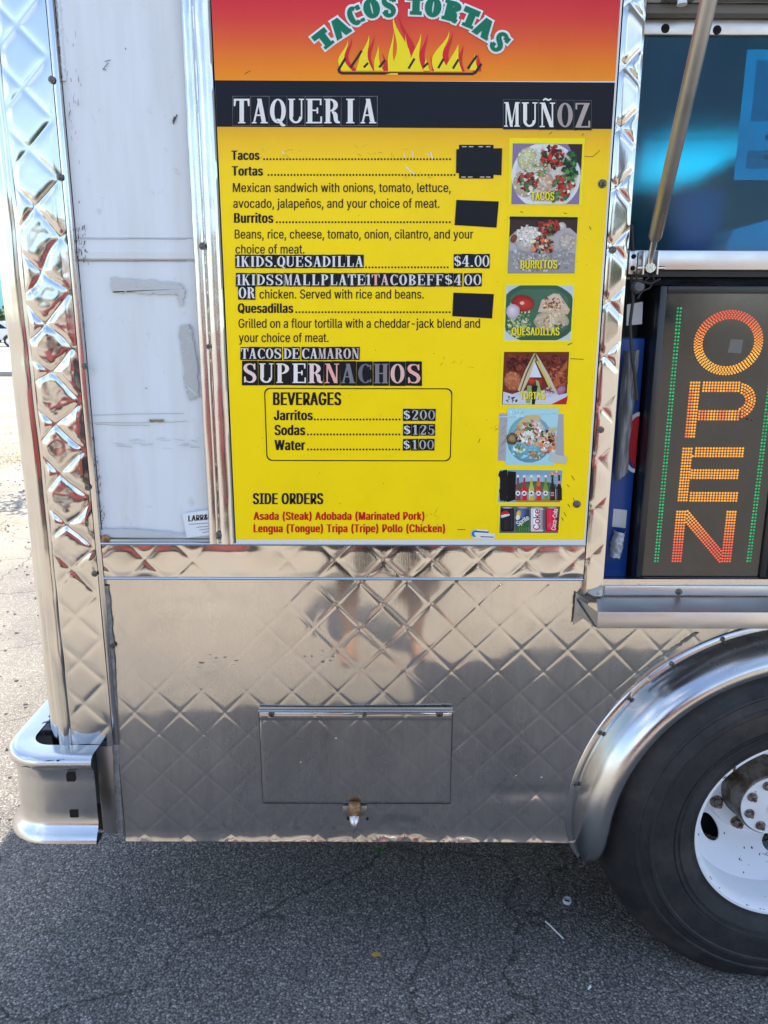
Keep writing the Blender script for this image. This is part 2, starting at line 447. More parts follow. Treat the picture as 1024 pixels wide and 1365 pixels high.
def dimmermat():
    m = bpy.data.materials.new('hatch_dimmer_film'); m.use_nodes = True; nt = m.node_tree; nt.nodes.clear()
    o = nt.nodes.new('ShaderNodeOutputMaterial'); a = nt.nodes.new('ShaderNodeBsdfTransparent'); b = nt.nodes.new('ShaderNodeBsdfTranslucent'); x = nt.nodes.new('ShaderNodeMixShader')
    n = noise_tex(m, 3, 5, .6); rr = ramp(m, n.outputs['Fac'], [(.3, (.25,) * 3), (.7, (.55,) * 3)])
    a.inputs[0].default_value = (.9, .9, .9, 1); b.inputs[0].default_value = (.5, .5, .5, 1)
    LK(m, rr.outputs[0], x.inputs[0]); LK(m, a.outputs[0], x.inputs[1]); LK(m, b.outputs[0], x.inputs[2]); LK(m, x.outputs[0], o.inputs[0]); return m
m = MB(); m.box(1.101, 1.579, 2.06, 2.062, 2.031, 2.239); m.build('hatch_dimmer', dimmermat(), TR, smooth=0)  # half-clear sheet added to dim the sky seen through the far hatch
m = MB(); m.tube([(1.06, 2.03, 2.205), (1.62, 2.03, 2.205)], .012, 10); m.box(1.09, 1.60, 2.035, 2.049, 2.02, 2.035); m.build('hatch_rail', M_DULL, TR)

# rear corner post, quilted, wrapping round to the rear face
px0, px1 = -0.672, -0.584
def hpost(x, z):
    t = min(1.0, (x - px0) / 0.012, (px1 - x) / 0.012); t = max(0.0, t)
    low = max(0.0, min(1.0, (z - 0.88) / 0.14)) * max(0.0, min(1.0, (1.74 - z) / 0.22))
    xd = x + low * 0.018 * wob(x, z, 11, 40); zd = z + low * 0.022 * wob(x, z, 10, 44)
    h = pillow(xd, zd, 0.0010 + 0.0030 * low * (1 + 0.9 * wob(x, z, 6, 47)), 3.2, PHC) * t
    h += low * t * (0.0015 * wob(x, z, 24, 3.1) + 0.0008 * abs(wob(x, z, 48, 6.1)))
    return 0.004 + h + 0.0011 * wob(x, z, 6, 1.0)
quilt('corner_post', px0, px1, 0.558, ROOF - .004, -0.004, hpost, M_POST, TR, 0.0028)
# rounded corner bead + rear face
m = MB(); path = []; prof = []
xy = [(-0.671, -0.0085), (-0.674, -0.012), (-0.684, -0.0135), (-0.695, -0.012), (-0.699, -0.008), (-0.703, -0.0055), (-0.709, -0.003), (-0.718, 0.004), (-0.724, 0.014), (-0.726, 0.03), (-0.726, 0.06), (-0.724, 0.08)]
zs = [0.556 + i * (ROOF - .006 - 0.556) / 110 for i in range(111)]
vs = [(x + 0.0022 * wob(x + .3, z, 9, 5) - 0.006 * max(0, 0.75 - z), y + 0.0018 * wob(y, z, 14, 2), z) for z in zs for x, y in xy]
k = len(xy)
m.add(vs, [(j * k + i, j * k + i + 1, (j + 1) * k + i + 1, (j + 1) * k + i) for j in range(110) for i in range(k - 1)])
m.build('corner_bead', M_POST, TR, smooth=60)
def hrear(y, z): return 0.002 + pillow(y, z, 0.002, 2.2)
ny, nz_ = 250, 260
vs = [(-0.716 - hrear(0.06 + 2.03 * i / ny, 0.5 + (ROOF - .51) * j / nz_), 0.06 + 2.03 * i / ny, 0.5 + (ROOF - .51) * j / nz_) for j in range(nz_ + 1) for i in range(ny + 1)]
m = MB(); m.add(vs, [(j * (ny + 1) + i, j * (ny + 1) + i + 1, (j + 1) * (ny + 1) + i + 1, (j + 1) * (ny + 1) + i) for j in range(nz_) for i in range(ny)])
m.build('rear_panel', M_POST, TR, smooth=60)
# seam strip right of the post with ragged sealant
def ribbon(name, pts, wl, wr, y, mt, parent, amp=0.003, th=0.004, n=90, seed=0):
    """ragged strip that follows pixel-free (x,z) points"""
    vs = []; fs = []
    for i in range(n + 1):
        t = i / n * (len(pts) - 1); a = min(int(t), len(pts) - 2); f = t - a
        x = pts[a][0] * (1 - f) + pts[a + 1][0] * f; z = pts[a][1] * (1 - f) + pts[a + 1][1] * f
        l = x - wl - amp * wob(i * 0.31, seed, 1.0, 2); r = x + wr + amp * wob(i * 0.37, seed, 1.0, 9)
        vs += [(l, y, z), (l, y - th * .6, z), ((l + r) / 2, y - th - 0.002 * wob(i * .5, seed, 1, 5), z), (r, y - th * .6, z), (r, y, z)]
    for i in range(n):
        for q in range(4): fs.append((i * 5 + q, i * 5 + q + 1, i * 5 + q + 6, i * 5 + q + 5))
    m = MB(); m.add(vs, fs); return m.build(name, mt, parent, smooth=50)
def seg(pxs, y): return [W(u, v, y) for u, v in pxs]
m = MB(); xs = W(76, 100, 0)[0]
m.box(px1 + .0005, px1 + .012, -0.0075, 0.014, 0.56, ROOF - .01, 0.0015)
m.build('seam_strip', M_TRIM, TR)
ribbon('sealant', seg([(141, 780), (147, 850), (151, 920), (154, 990), (157, 1050), (161, 1112)], 0), 0.006, 0.007, 0.0, M_SEAL, TR, 0.0022, 0.006, 70, 1)
ribbon('sealant', seg([(98, 318), (104, 350), (112, 430), (118, 520), (122, 600), (131, 715)], 0.01), 0.0018, 0.0022, 0.006, M_SEAL, TR, 0.002, 0.007, 90, 4)
ribbon('sealant', seg([(80, 0), (84, 60), (88, 110)], 0.01), 0.004, 0.004, 0.008, M_PAINT, TR, 0.003, 0.010, 60, 7)
def screw(u, v, y, r=0.0037, parent=TR, mt=None, name='screw'):
    x, z = W(u, v, y); m = MB()
    m.lathe([(r, 0.001), (r, -0.0012), (r * .8, -0.0022), (r * .45, -0.0025), (r * .35, -0.0012), (0.00001, -0.0010)], (x, y, z), 16)
    m.lathe([(r * 1.7, 0.001), (r * 1.7, -0.0004), (r, -0.0008)], (x, y, z), 16)
    return m.build(name, mt or M_SCREW, parent)
for u, v in [(69, 106), (80, 236), (113, 488), (117, 650), (126, 765)]: screw(u, v, -0.010)
for u, v in [(150, 861), (154, 988), (137, 862), (137, 988)]: screw(u, v, -0.004, 0.004)

# white painted side panel
dx0, dx1, dz0 = -0.571, -0.352, 1.022
def paint_prof():
    zz = [dz0, W(170, 349.5, .008)[1], W(170, 347, .008)[1], W(170, 345, .008)[1], W(170, 336, .008)[1], W(170, 334.5, .008)[1], W(170, 319, .008)[1], W(170, 318, .008)[1], W(170, 316.5, .008)[1], ROOF - .01]
    yy = [0.004, 0.004, 0.009, 0.002, 0.0005, 0.002, 0.002, 0.006, 0.004, 0.004]
    return zz, yy
zz, yy = paint_prof(); m = MB(); nx = 30
fine = []
for a in range(len(zz) - 1):
    q = 40 if zz[a + 1] - zz[a] > 0.1 else 2
    fine += [(zz[a] + (zz[a + 1] - zz[a]) * t / q, yy[a] + (yy[a + 1] - yy[a]) * t / q) for t in range(q)]
fine.append((zz[-1], yy[-1]))
vs = [(dx0 + (dx1 - dx0) * i / nx, y + 0.003 * wob(dx0 + (dx1 - dx0) * i / nx, z, 3.2, 8), z) for z, y in fine for i in range(nx + 1)]
m.add(vs, [(j * (nx + 1) + i, j * (nx + 1) + i + 1, (j + 1) * (nx + 1) + i + 1, (j + 1) * (nx + 1) + i) for j in range(len(fine) - 1) for i in range(nx)])
DOOR = m.build('side_panel', M_PAINT, TR, smooth=30)

# ------------------------------------------------------------------ prints
class Print(MB):
    """flat printed shapes on a plane y, each a hair proud of the one before; shapes are given in (u,v) of the plane or in (x,z)"""
    def __init__(s, y, dy=4e-6): super().__init__(); s.y = y; s.dy = dy; s.k = 0
    def q(s, pts, col, px=True):
        y = s.y - s.k * s.dy; s.k += 1
        P = [W(*p, y) if px else p for p in pts]
        s.add([(p[0], y, p[1]) for p in P], [tuple(range(len(P)))], 0, tuple(lin(c) for c in col) if isinstance(col[0], (tuple, list)) else lin(col))
    def rect(s, u0, v0, u1, v1, col, px=True): s.q([(u0, v1), (u1, v1), (u1, v0), (u0, v0)], col, px)
    def ell(s, cu, cv, ru, rv, col, rot=0, n=20, a0=0, a1=360, jit=0, px=True):
        pts = []
        for i in range(n if a1 - a0 == 360 else n + 1):
            t = R(a0 + (a1 - a0) * i / n); j = 1 + jit * (rng.random() - .5) * 2
            x = ru * math.cos(t) * j; yv = rv * math.sin(t) * j
            pts.append((cu + x * math.cos(rot) - yv * math.sin(rot), cv + x * math.sin(rot) + yv * math.cos(rot)))
        if max(ru, rv) > 4.5 and a1 - a0 == 360 and px:
            y = s.y - s.k * s.dy; s.k += 1; k = len(pts); P = [W(*p, y) for p in pts]; c = W(cu - ru * .2, cv - rv * .25, y); e = lin(tuple(x_ * .80 for x_ in col)); ci = lin(tuple(min(255, x_ * 1.06) for x_ in col))
            s.add([(q[0], y, q[1]) for q in P] + [(c[0], y, c[1])], [])
            o = len(s.v) - k - 1
            for i in range(k): s.f.append((o + i, o + (i + 1) % k, o + k)); s.m.append(0); s.c.append((e, e, ci))
            return
        s.q(pts, col, px)
    def line(s, pts, wd, col, px=True):
        for (a, b) in zip(pts[:-1], pts[1:]):
            d = Vector((b[0] - a[0], b[1] - a[1])); n = Vector((-d.y, d.x)).normalized() * wd / 2; e = d.normalized() * wd * .25
            s.q([(a[0] + n.x - e.x, a[1] + n.y - e.y), (b[0] + n.x + e.x, b[1] + n.y + e.y), (b[0] - n.x + e.x, b[1] - n.y + e.y), (a[0] - n.x - e.x, a[1] - n.y - e.y)], col, px)
    def blobs(s, cu, cv, ru, rv, n, smin, smax, cols, asp=1.8, clip=None):
        for _ in range(n):
            t = rng.random() * 6.283; r = math.sqrt(rng.random())
            u = cu + ru * r * math.cos(t); v = cv + rv * r * math.sin(t)
            if clip and not (clip[0] + smax < u < clip[2] - smax and clip[1] + smax < v < clip[3] - smax): continue
            sz = rng.uniform(smin, smax); c = rng.choice(cols); j = rng.uniform(.85, 1.15)
            s.ell(u, v, sz, sz / rng.uniform(1, asp), tuple(min(255, x * j) for x in c), rng.random() * 3.14, 7, jit=.3)

FONT = None
try:                                    # the sans face that ships inside Blender; the built-in face otherwise
    FONT = bpy.data.fonts.load(bpy.utils.resource_path('LOCAL') + '/datafiles/fonts/Inter.woff2')
except Exception:
    FONT = None
_txt = {}
def inside(p, L_):
    c = False; k = len(L_) - 1
    for q in range(len(L_)):
        a, b = L_[q], L_[k]
        if (a[1] > p[1]) != (b[1] > p[1]) and p[0] < (b[0] - a[0]) * (p[1] - a[1]) / (b[1] - a[1]) + a[0]: c = not c
        k = q
    return c
def glyphs(text, off):
    """outline of a text line as (points, triangles); letters spaced wider when they will be thickened"""
    key = (text, off)
    if key in _txt: return _txt[key]
    c = bpy.data.curves.new('t', 'FONT'); c.body = text; c.size = 1
    if FONT: c.font = FONT
    c.space_character = 1.0 + off * 2.2; c.resolution_u = 3; c.fill_mode = 'NONE'
    o = bpy.data.objects.new('t', c); COL.objects.link(o)
    me = bpy.data.meshes.new_from_object(o)
    co = [(v.co.x, v.co.y) for v in me.vertices]; nb = {}
    for e in me.edges:
        a, b = e.vertices; nb.setdefault(a, []).append(b); nb.setdefault(b, []).append(a)
    bpy.data.objects.remove(o); bpy.data.curves.remove(c); bpy.data.meshes.remove(me)
    seen = set(); loops = []
    for st in nb:
        if st in seen: continue
        lp = [st]; seen.add(st); cur = st
        while True:
            nx_ = [q for q in nb[cur] if q not in seen]
            if not nx_: break
            cur = nx_[0]; seen.add(cur); lp.append(cur)
        if len(lp) > 2: loops.append([co[q] for q in lp])
    bb = [(min(p[0] for p in l), min(p[1] for p in l), max(p[0] for p in l), max(p[1] for p in l)) for l in loops]
    holes = {}
    for a in range(len(loops)):
        for b in range(len(loops)):
            if a != b and bb[b][0] <= bb[a][0] and bb[b][1] <= bb[a][1] and bb[b][2] >= bb[a][2] and bb[b][3] >= bb[a][3] and all(inside(p, loops[b]) for p in loops[a]): holes.setdefault(b, []).append(a)
    inner = {h for hs in holes.values() for h in hs}; vs = []; fs = []
    for a in range(len(loops)):
        if a in inner: continue
        ls = [loops[a]] + [loops[h] for h in holes.get(a, [])]; flat = [p for l in ls for p in l]; o_ = len(vs); vs += flat
        fs += [tuple(x + o_ for x in t) for t in tessellate_polygon([[Vector((p[0], p[1], 0)) for p in l] for l in ls])]
    _txt[key] = (vs, fs); return vs, fs
CAP = max(v[1] for v in glyphs('H', 0.0)[0])
def text(pr, s, u0, u1, vb, cap, col, off=0.0, vb2=None, px=True, sp=0.0):
    """text fitted between u0 and u1 on baseline vb with capital height cap"""
    if off:
        n = 5; w1 = max(v[0] for v in glyphs(s, off)[0]); d = off * (u1 - u0) / (w1 + 2 * off)
        for i in range(n):
            sh = d * (2 * i / (n - 1) - 1)
            text(pr, s, u0 + d + sh, u1 - d + sh, vb, cap, col, 0.0, vb2, px, off)
        return
    vs, fs = glyphs(s, sp); xa = min(v[0] for v in vs); xb = max(v[0] for v in vs)
    y = pr.y - pr.k * pr.dy; pr.k += 1
    vb2 = vb if vb2 is None else vb2
    out = []
    for x, yy in vs:
        t = (x - xa) / (xb - xa)
        p = (u0 + (u1 - u0) * t, vb + (vb2 - vb) * t - yy / CAP * cap * (1 if px else -1))
        q = W(*p, y) if px else p
        out.append((q[0], y, q[1]))
    pr.add(out, [f if px else f for f in fs], 0, lin(col))

# condensed slab / didone letters for the stick-on letters, built from convex pieces
def glyph(ch, t=.17, h=.055, sf=.055, sh=.05):
    P = []
    rect = lambda a, b, c, d: P.append([(a, b), (c, b), (c, d), (a, d)])
    def stem(x, top=True, bot=True, tt=None):
        tt = tt or t; rect(x, 0, x + tt, 1)
        if bot: rect(x - sf, 0, x + tt + sf, sh)
        if top: rect(x - sf, 1 - sh, x + tt + sf, 1)
    def diag(x0, y0, x1, y1, wd): P.append([(x0 - wd / 2, y0), (x0 + wd / 2, y0), (x1 + wd / 2, y1), (x1 - wd / 2, y1)])
    def ring(cx, cy, rx, ry, tx, ty, a0=0, a1=360, n=20):
        for i in range(n):
            b0 = R(a0 + (a1 - a0) * i / n); b1 = R(a0 + (a1 - a0) * (i + 1) / n)
            P.append([(cx + rx * math.cos(b0), cy + ry * math.sin(b0)), (cx + rx * math.cos(b1), cy + ry * math.sin(b1)),
                      (cx + (rx - tx) * math.cos(b1), cy + (ry - ty) * math.sin(b1)), (cx + (rx - tx) * math.cos(b0), cy + (ry - ty) * math.sin(b0))])
    def stroke(pts, ws):
        n = len(pts); sm = []
        for i in range(n - 1):
            p0 = pts[max(i - 1, 0)]; p1 = pts[i]; p2 = pts[i + 1]; p3 = pts[min(i + 2, n - 1)]
            for q in range(4):
                f = q / 4
                sm.append(tuple(0.5 * (2 * p1[d] + (p2[d] - p0[d]) * f + (2 * p0[d] - 5 * p1[d] + 4 * p2[d] - p3[d]) * f * f + (3 * p1[d] - p0[d] - 3 * p2[d] + p3[d]) * f ** 3) for d in (0, 1)) + (ws[i] * (1 - f) + ws[i + 1] * f,))
        sm.append((*pts[-1], ws[-1])); L_ = []; Rr = []
        for i, (x, y, wd) in enumerate(sm):
            a = sm[max(i - 1, 0)]; b = sm[min(i + 1, len(sm) - 1)]; dx, dy = b[0] - a[0], b[1] - a[1]; l = math.hypot(dx, dy) or 1
            L_.append((x - dy / l * wd / 2, y + dx / l * wd / 2)); Rr.append((x + dy / l * wd / 2, y - dx / l * wd / 2))
        for i in range(len(sm) - 1): P.append([Rr[i], Rr[i + 1], L_[i + 1], L_[i]])
    a = sf
    if ch == 'A': diag(.10, 0, .31, 1, h * 1.2); diag(.50, 0, .31, 1, t); rect(.18, .30, .44, .30 + h); rect(.02, 0, .20, sh); rect(.36, 0, .64, sh)
    elif ch == 'B': stem(a); ring(a + t, .75, .30, .25, t * .9, h, -90, 90, 10); ring(a + t, .26, .34, .26, t, h, -90, 90, 10)
    elif ch == 'C': ring(.31, .5, .31, .5, t, h, 48, 312, 22); rect(.50, .70, .50 + h, .95); rect(.50, .05, .50 + h, .22)
    elif ch == 'D': stem(a); ring(a + t * .6, .5, .50, .5, t, h, -90, 90, 14)
    elif ch == 'E': stem(a); rect(a + t, 1 - h, .56, 1); rect(a + t, 0, .58, h); rect(a + t, .5, .44, .5 + h); rect(.56 - h, .74, .56, 1); rect(.58 - h, 0, .58, .28); rect(.44 - h, .40, .44, .64)
    elif ch == 'F': stem(a); rect(a + t, 1 - h, .56, 1); rect(a + t, .48, .44, .48 + h); rect(.56 - h, .72, .56, 1); rect(.44 - h, .38, .44, .62)
    elif ch == 'H': stem(a); stem(.62 - a - t); rect(a + t, .48, .62 - a - t, .48 + h)
    elif ch == 'I': stem(a + .02)
    elif ch == 'K': stem(a); diag(.50, 1, .24, .50, h * 1.2); diag(.28, .58, .54, 0, t); rect(.40, 1 - sh, .62, 1); rect(.40, 0, .66, sh)
    elif ch == 'L': stem(a); rect(a + t, 0, .54, h); rect(.54 - h, 0, .54, .32)
    elif ch == 'M': rect(.08, 0, .08 + h, 1); rect(.62, 0, .62 + t, 1); diag(.16, 1, .40, 0, t * .9); diag(.64, 1, .40, 0, h); rect(0, 0, .20, sh); rect(.56, 0, .85, sh); rect(0, 1 - sh, .2, 1); rect(.62, 1 - sh, .85, 1)
    elif ch in 'NÑ':
        rect(.09, 0, .09 + h, 1); rect(.52, 0, .52 + h, 1); diag(.15, 1, .52, 0, t); rect(.01, 0, .22, sh); rect(.02, 1 - sh, .2, 1); rect(.44, 1 - sh, .66, 1)
        if ch == 'Ñ': stroke([(.16, 1.09), (.26, 1.15), (.38, 1.10), (.50, 1.15)], [.06, .07, .07, .06])
    elif ch in 'O0': ring(.30, .5, .30, .5, t if ch == 'O' else t * .85, h, 0, 360, 26)
    elif ch == 'P': stem(a); ring(a + t, .73, .32, .27, t, h, -90, 90, 12)
    elif ch == 'Q': ring(.31, .5, .31, .5, t, h, 0, 360, 26); stroke([(.24, .14), (.36, .12), (.48, -.06), (.60, -.08)], [h, t * .7, t * .7, h])
    elif ch == 'R': stem(a); ring(a + t, .74, .30, .26, t, h, -90, 90, 12); stroke([(.30, .48), (.42, .36), (.46, .10), (.60, .03)], [h, t, t * .9, h])
    elif ch in 'S$':
        k = .82 if ch == '$' else 1; o = (1 - k) / 2
        pts = [(.50, .76), (.45, .91), (.30, .965), (.15, .90), (.11, .76), (.17, .62), (.31, .52), (.45, .41), (.51, .26), (.45, .09), (.30, .035), (.15, .09), (.09, .26)]
        stroke([(x, o + y * k) for x, y in pts], [h * 1.4, h, h, t * .7, t * .9, t, t * 1.05, t, t * .9, t * .7, h, h, h * 1.4])
        if ch == 'S': rect(.48, .68, .48 + h, .98); rect(.06, .02, .06 + h, .32)
        else: rect(.285, -.02, .325, 1.02)
    elif ch == 'T': stem(.22, top=False); rect(.0, 1 - h * 1.3, .61, 1); P.append([(0, .70), (h, .70), (h * 1.6, 1), (0, 1)]); P.append([(.61 - h, .70), (.61, .70), (.61, 1), (.61 - h * 1.6, 1)])
    elif ch == 'U': rect(a, .26, a + t, 1); rect(.55, .26, .55 + h, 1); rect(0, 1 - sh, .30, 1); rect(.46, 1 - sh, .68, 1); ring((a + .55 + h) / 2, .27, (.55 + h - a) / 2, .27, t * .8, h * 1.3, 180, 360, 14)
    elif ch == 'Z': diag(.12, 0, .44, 1, t); rect(.04, 1 - h, .52, 1); rect(.04, 0, .54, h); rect(.04, .74, .04 + h, 1); rect(.54 - h, 0, .54, .28)
    elif ch == '1': rect(.2, 0, .2 + t, 1); rect(.10, 0, .2 + t + .1, sh); P.append([(.06, .80), (.2, .86), (.2, .98), (.06, .84)])
    elif ch == '2': stroke([(.09, .70), (.13, .90), (.30, .965), (.46, .88), (.47, .70), (.34, .44), (.12, .10)], [t * .6, h, h, t * .9, t, t * .8, h]); rect(.07, 0, .52, .12); rect(.52 - h, 0, .52, .26)
    elif ch == '4': rect(.32, 0, .32 + t, 1); diag(.06, .30, .36, .98, h * 1.3); rect(.03, .26, .58, .26 + h); rect(.24, 0, .57, sh)
    elif ch == '5': rect(.12, .50, .12 + h, 1); rect(.12, .90, .50, 1); stroke([(.14, .50), (.28, .60), (.44, .52), (.50, .31), (.43, .09), (.26, .035), (.11, .10), (.09, .24)], [h, h, t * .8, t, t * .8, h, h, t * .6])
    elif ch == '.': rect(.03, 0, .17, .13)
    return P
def grow(poly, d):
    """offset a convex polygon outward"""
    A = sum(poly[i][0] * poly[(i + 1) % len(poly)][1] - poly[(i + 1) % len(poly)][0] * poly[i][1] for i in range(len(poly)))
    if A < 0: poly = poly[::-1]
    q = []
    for p in poly:
        if not q or math.hypot(p[0] - q[-1][0], p[1] - q[-1][1]) > 1e-5: q.append(p)
    n = len(q); out = []
    if n < 3: return poly
    for i in range(n):
        a, b, c = q[i - 1], q[i], q[(i + 1) % n]
        d1 = Vector((b[0] - a[0], b[1] - a[1])).normalized(); d2 = Vector((c[0] - b[0], c[1] - b[1])).normalized()
        n1 = Vector((d1.y, -d1.x)); n2 = Vector((d2.y, -d2.x)); k = n1 + n2
        den = max(0.35, 1 + n1.dot(n2)); out.append((b[0] + k.x * d / den, b[1] + k.y * d / den))
    return out

# tape residue, stains and scratches on the white panel
dp = Print(0.0012, 2e-5)
def rag(pr, pts, col, amp=2.0, n=10, px=True):
    out = []
    for (a, b) in zip(pts, pts[1:] + pts[:1]):
        for t in range(n):
            f = t / n; out.append((a[0] + (b[0] - a[0]) * f + rng.uniform(-amp, amp), a[1] + (b[1] - a[1]) * f + rng.uniform(-amp, amp)))
    pr.q(out, col, px)
dq = Print(0.001, 2e-5)
rag(dq, [(148, 371), (200, 374), (240, 378), (246, 386), (243, 411), (236, 393), (190, 391), (150, 390)], (190, 192, 191), 2.0)
for _ in range(70): dq.ell(rng.uniform(155, 240), rng.uniform(376, 391), rng.uniform(.4, 1.3), rng.uniform(.4, 1.1), (196, 204, 210), 0, 6)
attach(dq.build('tape_residue', M_PRINT, smooth=0, color=True), DOOR); dq = Print(0.001, 2e-5)
rag(dq, [(239, 434), (254, 433), (262, 475), (266, 528), (251, 535), (246, 505)], (180, 181, 180), 1.8)
for _ in range(16): dq.ell(rng.uniform(241, 255), rng.uniform(436, 470), rng.uniform(.5, 1.6), rng.uniform(.5, 1.4), (190, 198, 204), 0, 6)
dq.q([(247, 512), (263, 526), (264, 529), (252, 519)], (196, 204, 212))
attach(dq.build('tape_residue', M_PRINT, smooth=0, color=True), DOOR)
for (a, b, c, d) in [(118, 553, 245, 551), (125, 564, 248, 562), (128, 566, 200, 567)]:
    dp.line([(a + (c - a) * t / 6, b + (d - b) * t / 6 + rng.uniform(-.8, .8)) for t in range(7)], .7, (172, 170, 160))
rag(dp, [(199, 559), (218, 559), (219, 563), (199, 563)], (140, 128, 104), .7, 6)
for _ in range(20):
    u = rng.uniform(150, 262); v = rng.uniform(583, 598); l = rng.uniform(5, 22)
    dp.line([(u, v), (min(u + l, 266), v + rng.uniform(-3, 3))], rng.uniform(.4, 1.2), rng.choice([(190, 196, 198), (184, 186, 182), (196, 202, 206)]))
dp.line([(236, 153), (233, 160), (231, 165)], 1.6, (60, 60, 66)); dp.line([(233, 156), (231, 162)], 2.4, (80, 80, 88))
for a in [(140, 82, 147, 80), (144, 84, 138, 92), (137, 92, 141, 93), (94, 147, 92, 154), (106, 268, 105, 271), (167, 64, 168, 66), (194, 517, 196, 518)]:
    dp.line([(a[0], a[1]), (a[2], a[3])], 1.0, (84, 76, 72))
for _ in range(40):
    u = rng.uniform(98, 118); dp.line([(u, v0 := rng.uniform(300, 350)), (u + rng.uniform(-1, 1), v0 + rng.uniform(1, 6))], rng.uniform(.4, 1.2), rng.choice([(90, 74, 60), (120, 112, 104), (60, 52, 48)]))
dp.line([(104 + i * 14.5, 347.6 + rng.uniform(-.5, .5)) for i in range(11)], 1.0, (128, 92, 66))
dp.line([(104 + i * 14.5, 318.6 + rng.uniform(-.3, .3)) for i in range(11)], .6, (128, 130, 128))
for _ in range(60):
    t = rng.random(); u = 118 + t * 20 + rng.uniform(0, 5); v = 560 + t * 150; dp.line([(u, v), (u + rng.uniform(-1, 2), v + rng.uniform(1, 5))], rng.uniform(.4, 1.1), rng.choice([(84, 72, 62), (120, 116, 112)]))
rag(dp, [(134, 706), (176, 705), (256, 712), (254, 715), (136, 716)], (188, 192, 196), 1.0)
for _ in range(22):
    u = rng.uniform(86, 108); dp.line([(u, v0 := rng.uniform(40, 220)), (u + rng.uniform(-.5, 1.5), v0 + rng.uniform(2, 9))], rng.uniform(.3, .9), rng.choice([(120, 120, 122), (150, 152, 154)]))
tag(dp.build('paint_scuffs', M_PRINT, DOOR, smooth=0, color=True), kind='stuff')

# bright trim strip between the panel and the menu board
m = MB(); xs = [(-0.3525, .006), (-0.3525, -.007), (-0.351, -.010), (-0.346, -.012), (-0.337, -.0125), (-0.3335, -.011), (-0.332, -.0075), (-0.330, -.007), (-0.3285, -.0105), (-0.326, -.0125), (-0.316, -.0145), (-0.306, -.0125), (-0.3015, -.009), (-0.3005, .006)]
zs = [1.014 + (ROOF - 1.024) * j / 160 for j in range(161)]; k = len(xs)
vs = [(x, y + 0.0011 * wob(x * 4, z, 11, 1) + 0.0006 * wob(x * 10, z, 40, 3), z) for z in zs for x, y in xs]
m.add(vs, [(j * k + i, j * k + i + 1, (j + 1) * k + i + 1, (j + 1) * k + i) for j in range(160) for i in range(k - 1)])
TRIM = m.build('bright_trim', M_TRIM, TR, smooth=50)
for u, v, r in [(270, 328, .004), (292, 714, .005), (278, 462, .0028)]: screw(u, v, -0.012, r, TRIM)
m = MB(); m.box(-0.582, -0.3535, -0.004, 0.014, 1.008, 1.0215, 0.002); LEDGE = m.build('panel_ledge', M_DULL, TR)
for u in (141,): screw(u, 718, -0.005, .005, LEDGE, M_LATCH)

# horizontal band and lower body
zb0, zb1 = W(400, 770, -.006)[1], W(400, 727, -.006)[1]
def hband(x, z):
    t = max(0, min(1, (z - zb0) / .012, (zb1 - z) / .012))
    left = max(0, min(1, (-0.33 - x) / 0.12)); right = max(0, min(1, (x + 0.16) / 0.1))
    return t * (pillow(x, z, 0.0015, 4, PHL) * (0.12 + 0.75 * max(left, right)) + 0.0018 * wob(x, z, 8, 4))
quilt('belt_panel', px1 + .013, 0.4075, zb0, zb1, -0.006, hband, M_POST, TR, 0.003)
m = MB(); m.tube([(px1 + .012, -.0075, zb0 - .002), (0.407, -.0075, zb0 - .002)], 0.0028, 8)
m.tube([(px1 + .012, -.0075, zb1 + .003), (0.407, -.0075, zb1 + .003)], 0.0035, 8); m.build('belt_moulding', M_TRIM, TR)
zl0 = 0.318; lx0 = -0.577
DENT = W(530, 1105, 0)
def hlow(x, z):
    left = max(0.0, min(1.0, (x + 0.30) / 0.16)); low = max(0.0, min(1.0, (0.78 - z) / 0.22))
    k = 0.10 + 0.90 * max(left * 0.85 + .15 * low, low * 0.75)
    h = pillow(x, z, 0.00052 + 0.00018 * low, 10.0, PHL) * k + 0.00022 * wob(x, z, 17, 5) * k
    h += 0.0026 * wob(x, z, 3.0, 11) + 0.0007 * wob(x, z, 8.5, 15)
    h -= 0.004 * math.exp(-(((x - 0.035) / 0.16) ** 2 + ((z - 0.90) / 0.12) ** 2))
    r = math.hypot((x - DENT[0]) / 0.055, (z - DENT[1]) / 0.035)
    if r < 1.6: h += -0.0045 * math.exp(-(r * 1.1) ** 4) + 0.0014 * math.exp(-r * r) * wob(x, z, 45, 2)
    r2 = (z - 0.44 - 0.02 * (x - .3)) / 0.018
    if 0.2 < x < 0.44: h += -0.003 * math.exp(-r2 * r2) * math.sin((x - .2) / .24 * math.pi)
    if z < 0.345: h += 0.004 * ((0.345 - z) / 0.027) ** 2 * (1 + wob(x, 0, 14, 7))
    return h
quilt('lower_panel', lx0, 1.40, zl0, zb0 - .003, 0.0, hlow, M_BODY, TR, 0.0027,
      keep=lambda x, z: math.hypot(x - FC[0], z - FC[1]) > 0.447 and not (x > FC[0] and z < FC[1] and x < FC[0] + .44), skirt=0.01)
quilt('forward_panel', 1.402, XR, zl0, 0.93, 0.0, lambda x, z: pillow(x, z, .0015, 3) + .002 * wob(x, z, 3, 1), M_BODY, TR, 0.008)
quilt('forward_upper_panel', 1.77, XR, 0.932, ROOF - .01, 0.0, lambda x, z: pillow(x, z, .0015, 3) + .002 * wob(x, z, 3, 1), M_BODY, TR, 0.008)
m = MB(); m.tube([(lx0, 0.004, zl0 + .001), (-.2, 0.002, zl0 - .001), (.1, 0.004, zl0), (0.30, 0.003, zl0 - .002), (0.44, 0.004, zl0 - .004)], 0.0045, 8)
m.build('bottom_hem', M_BODY, TR)
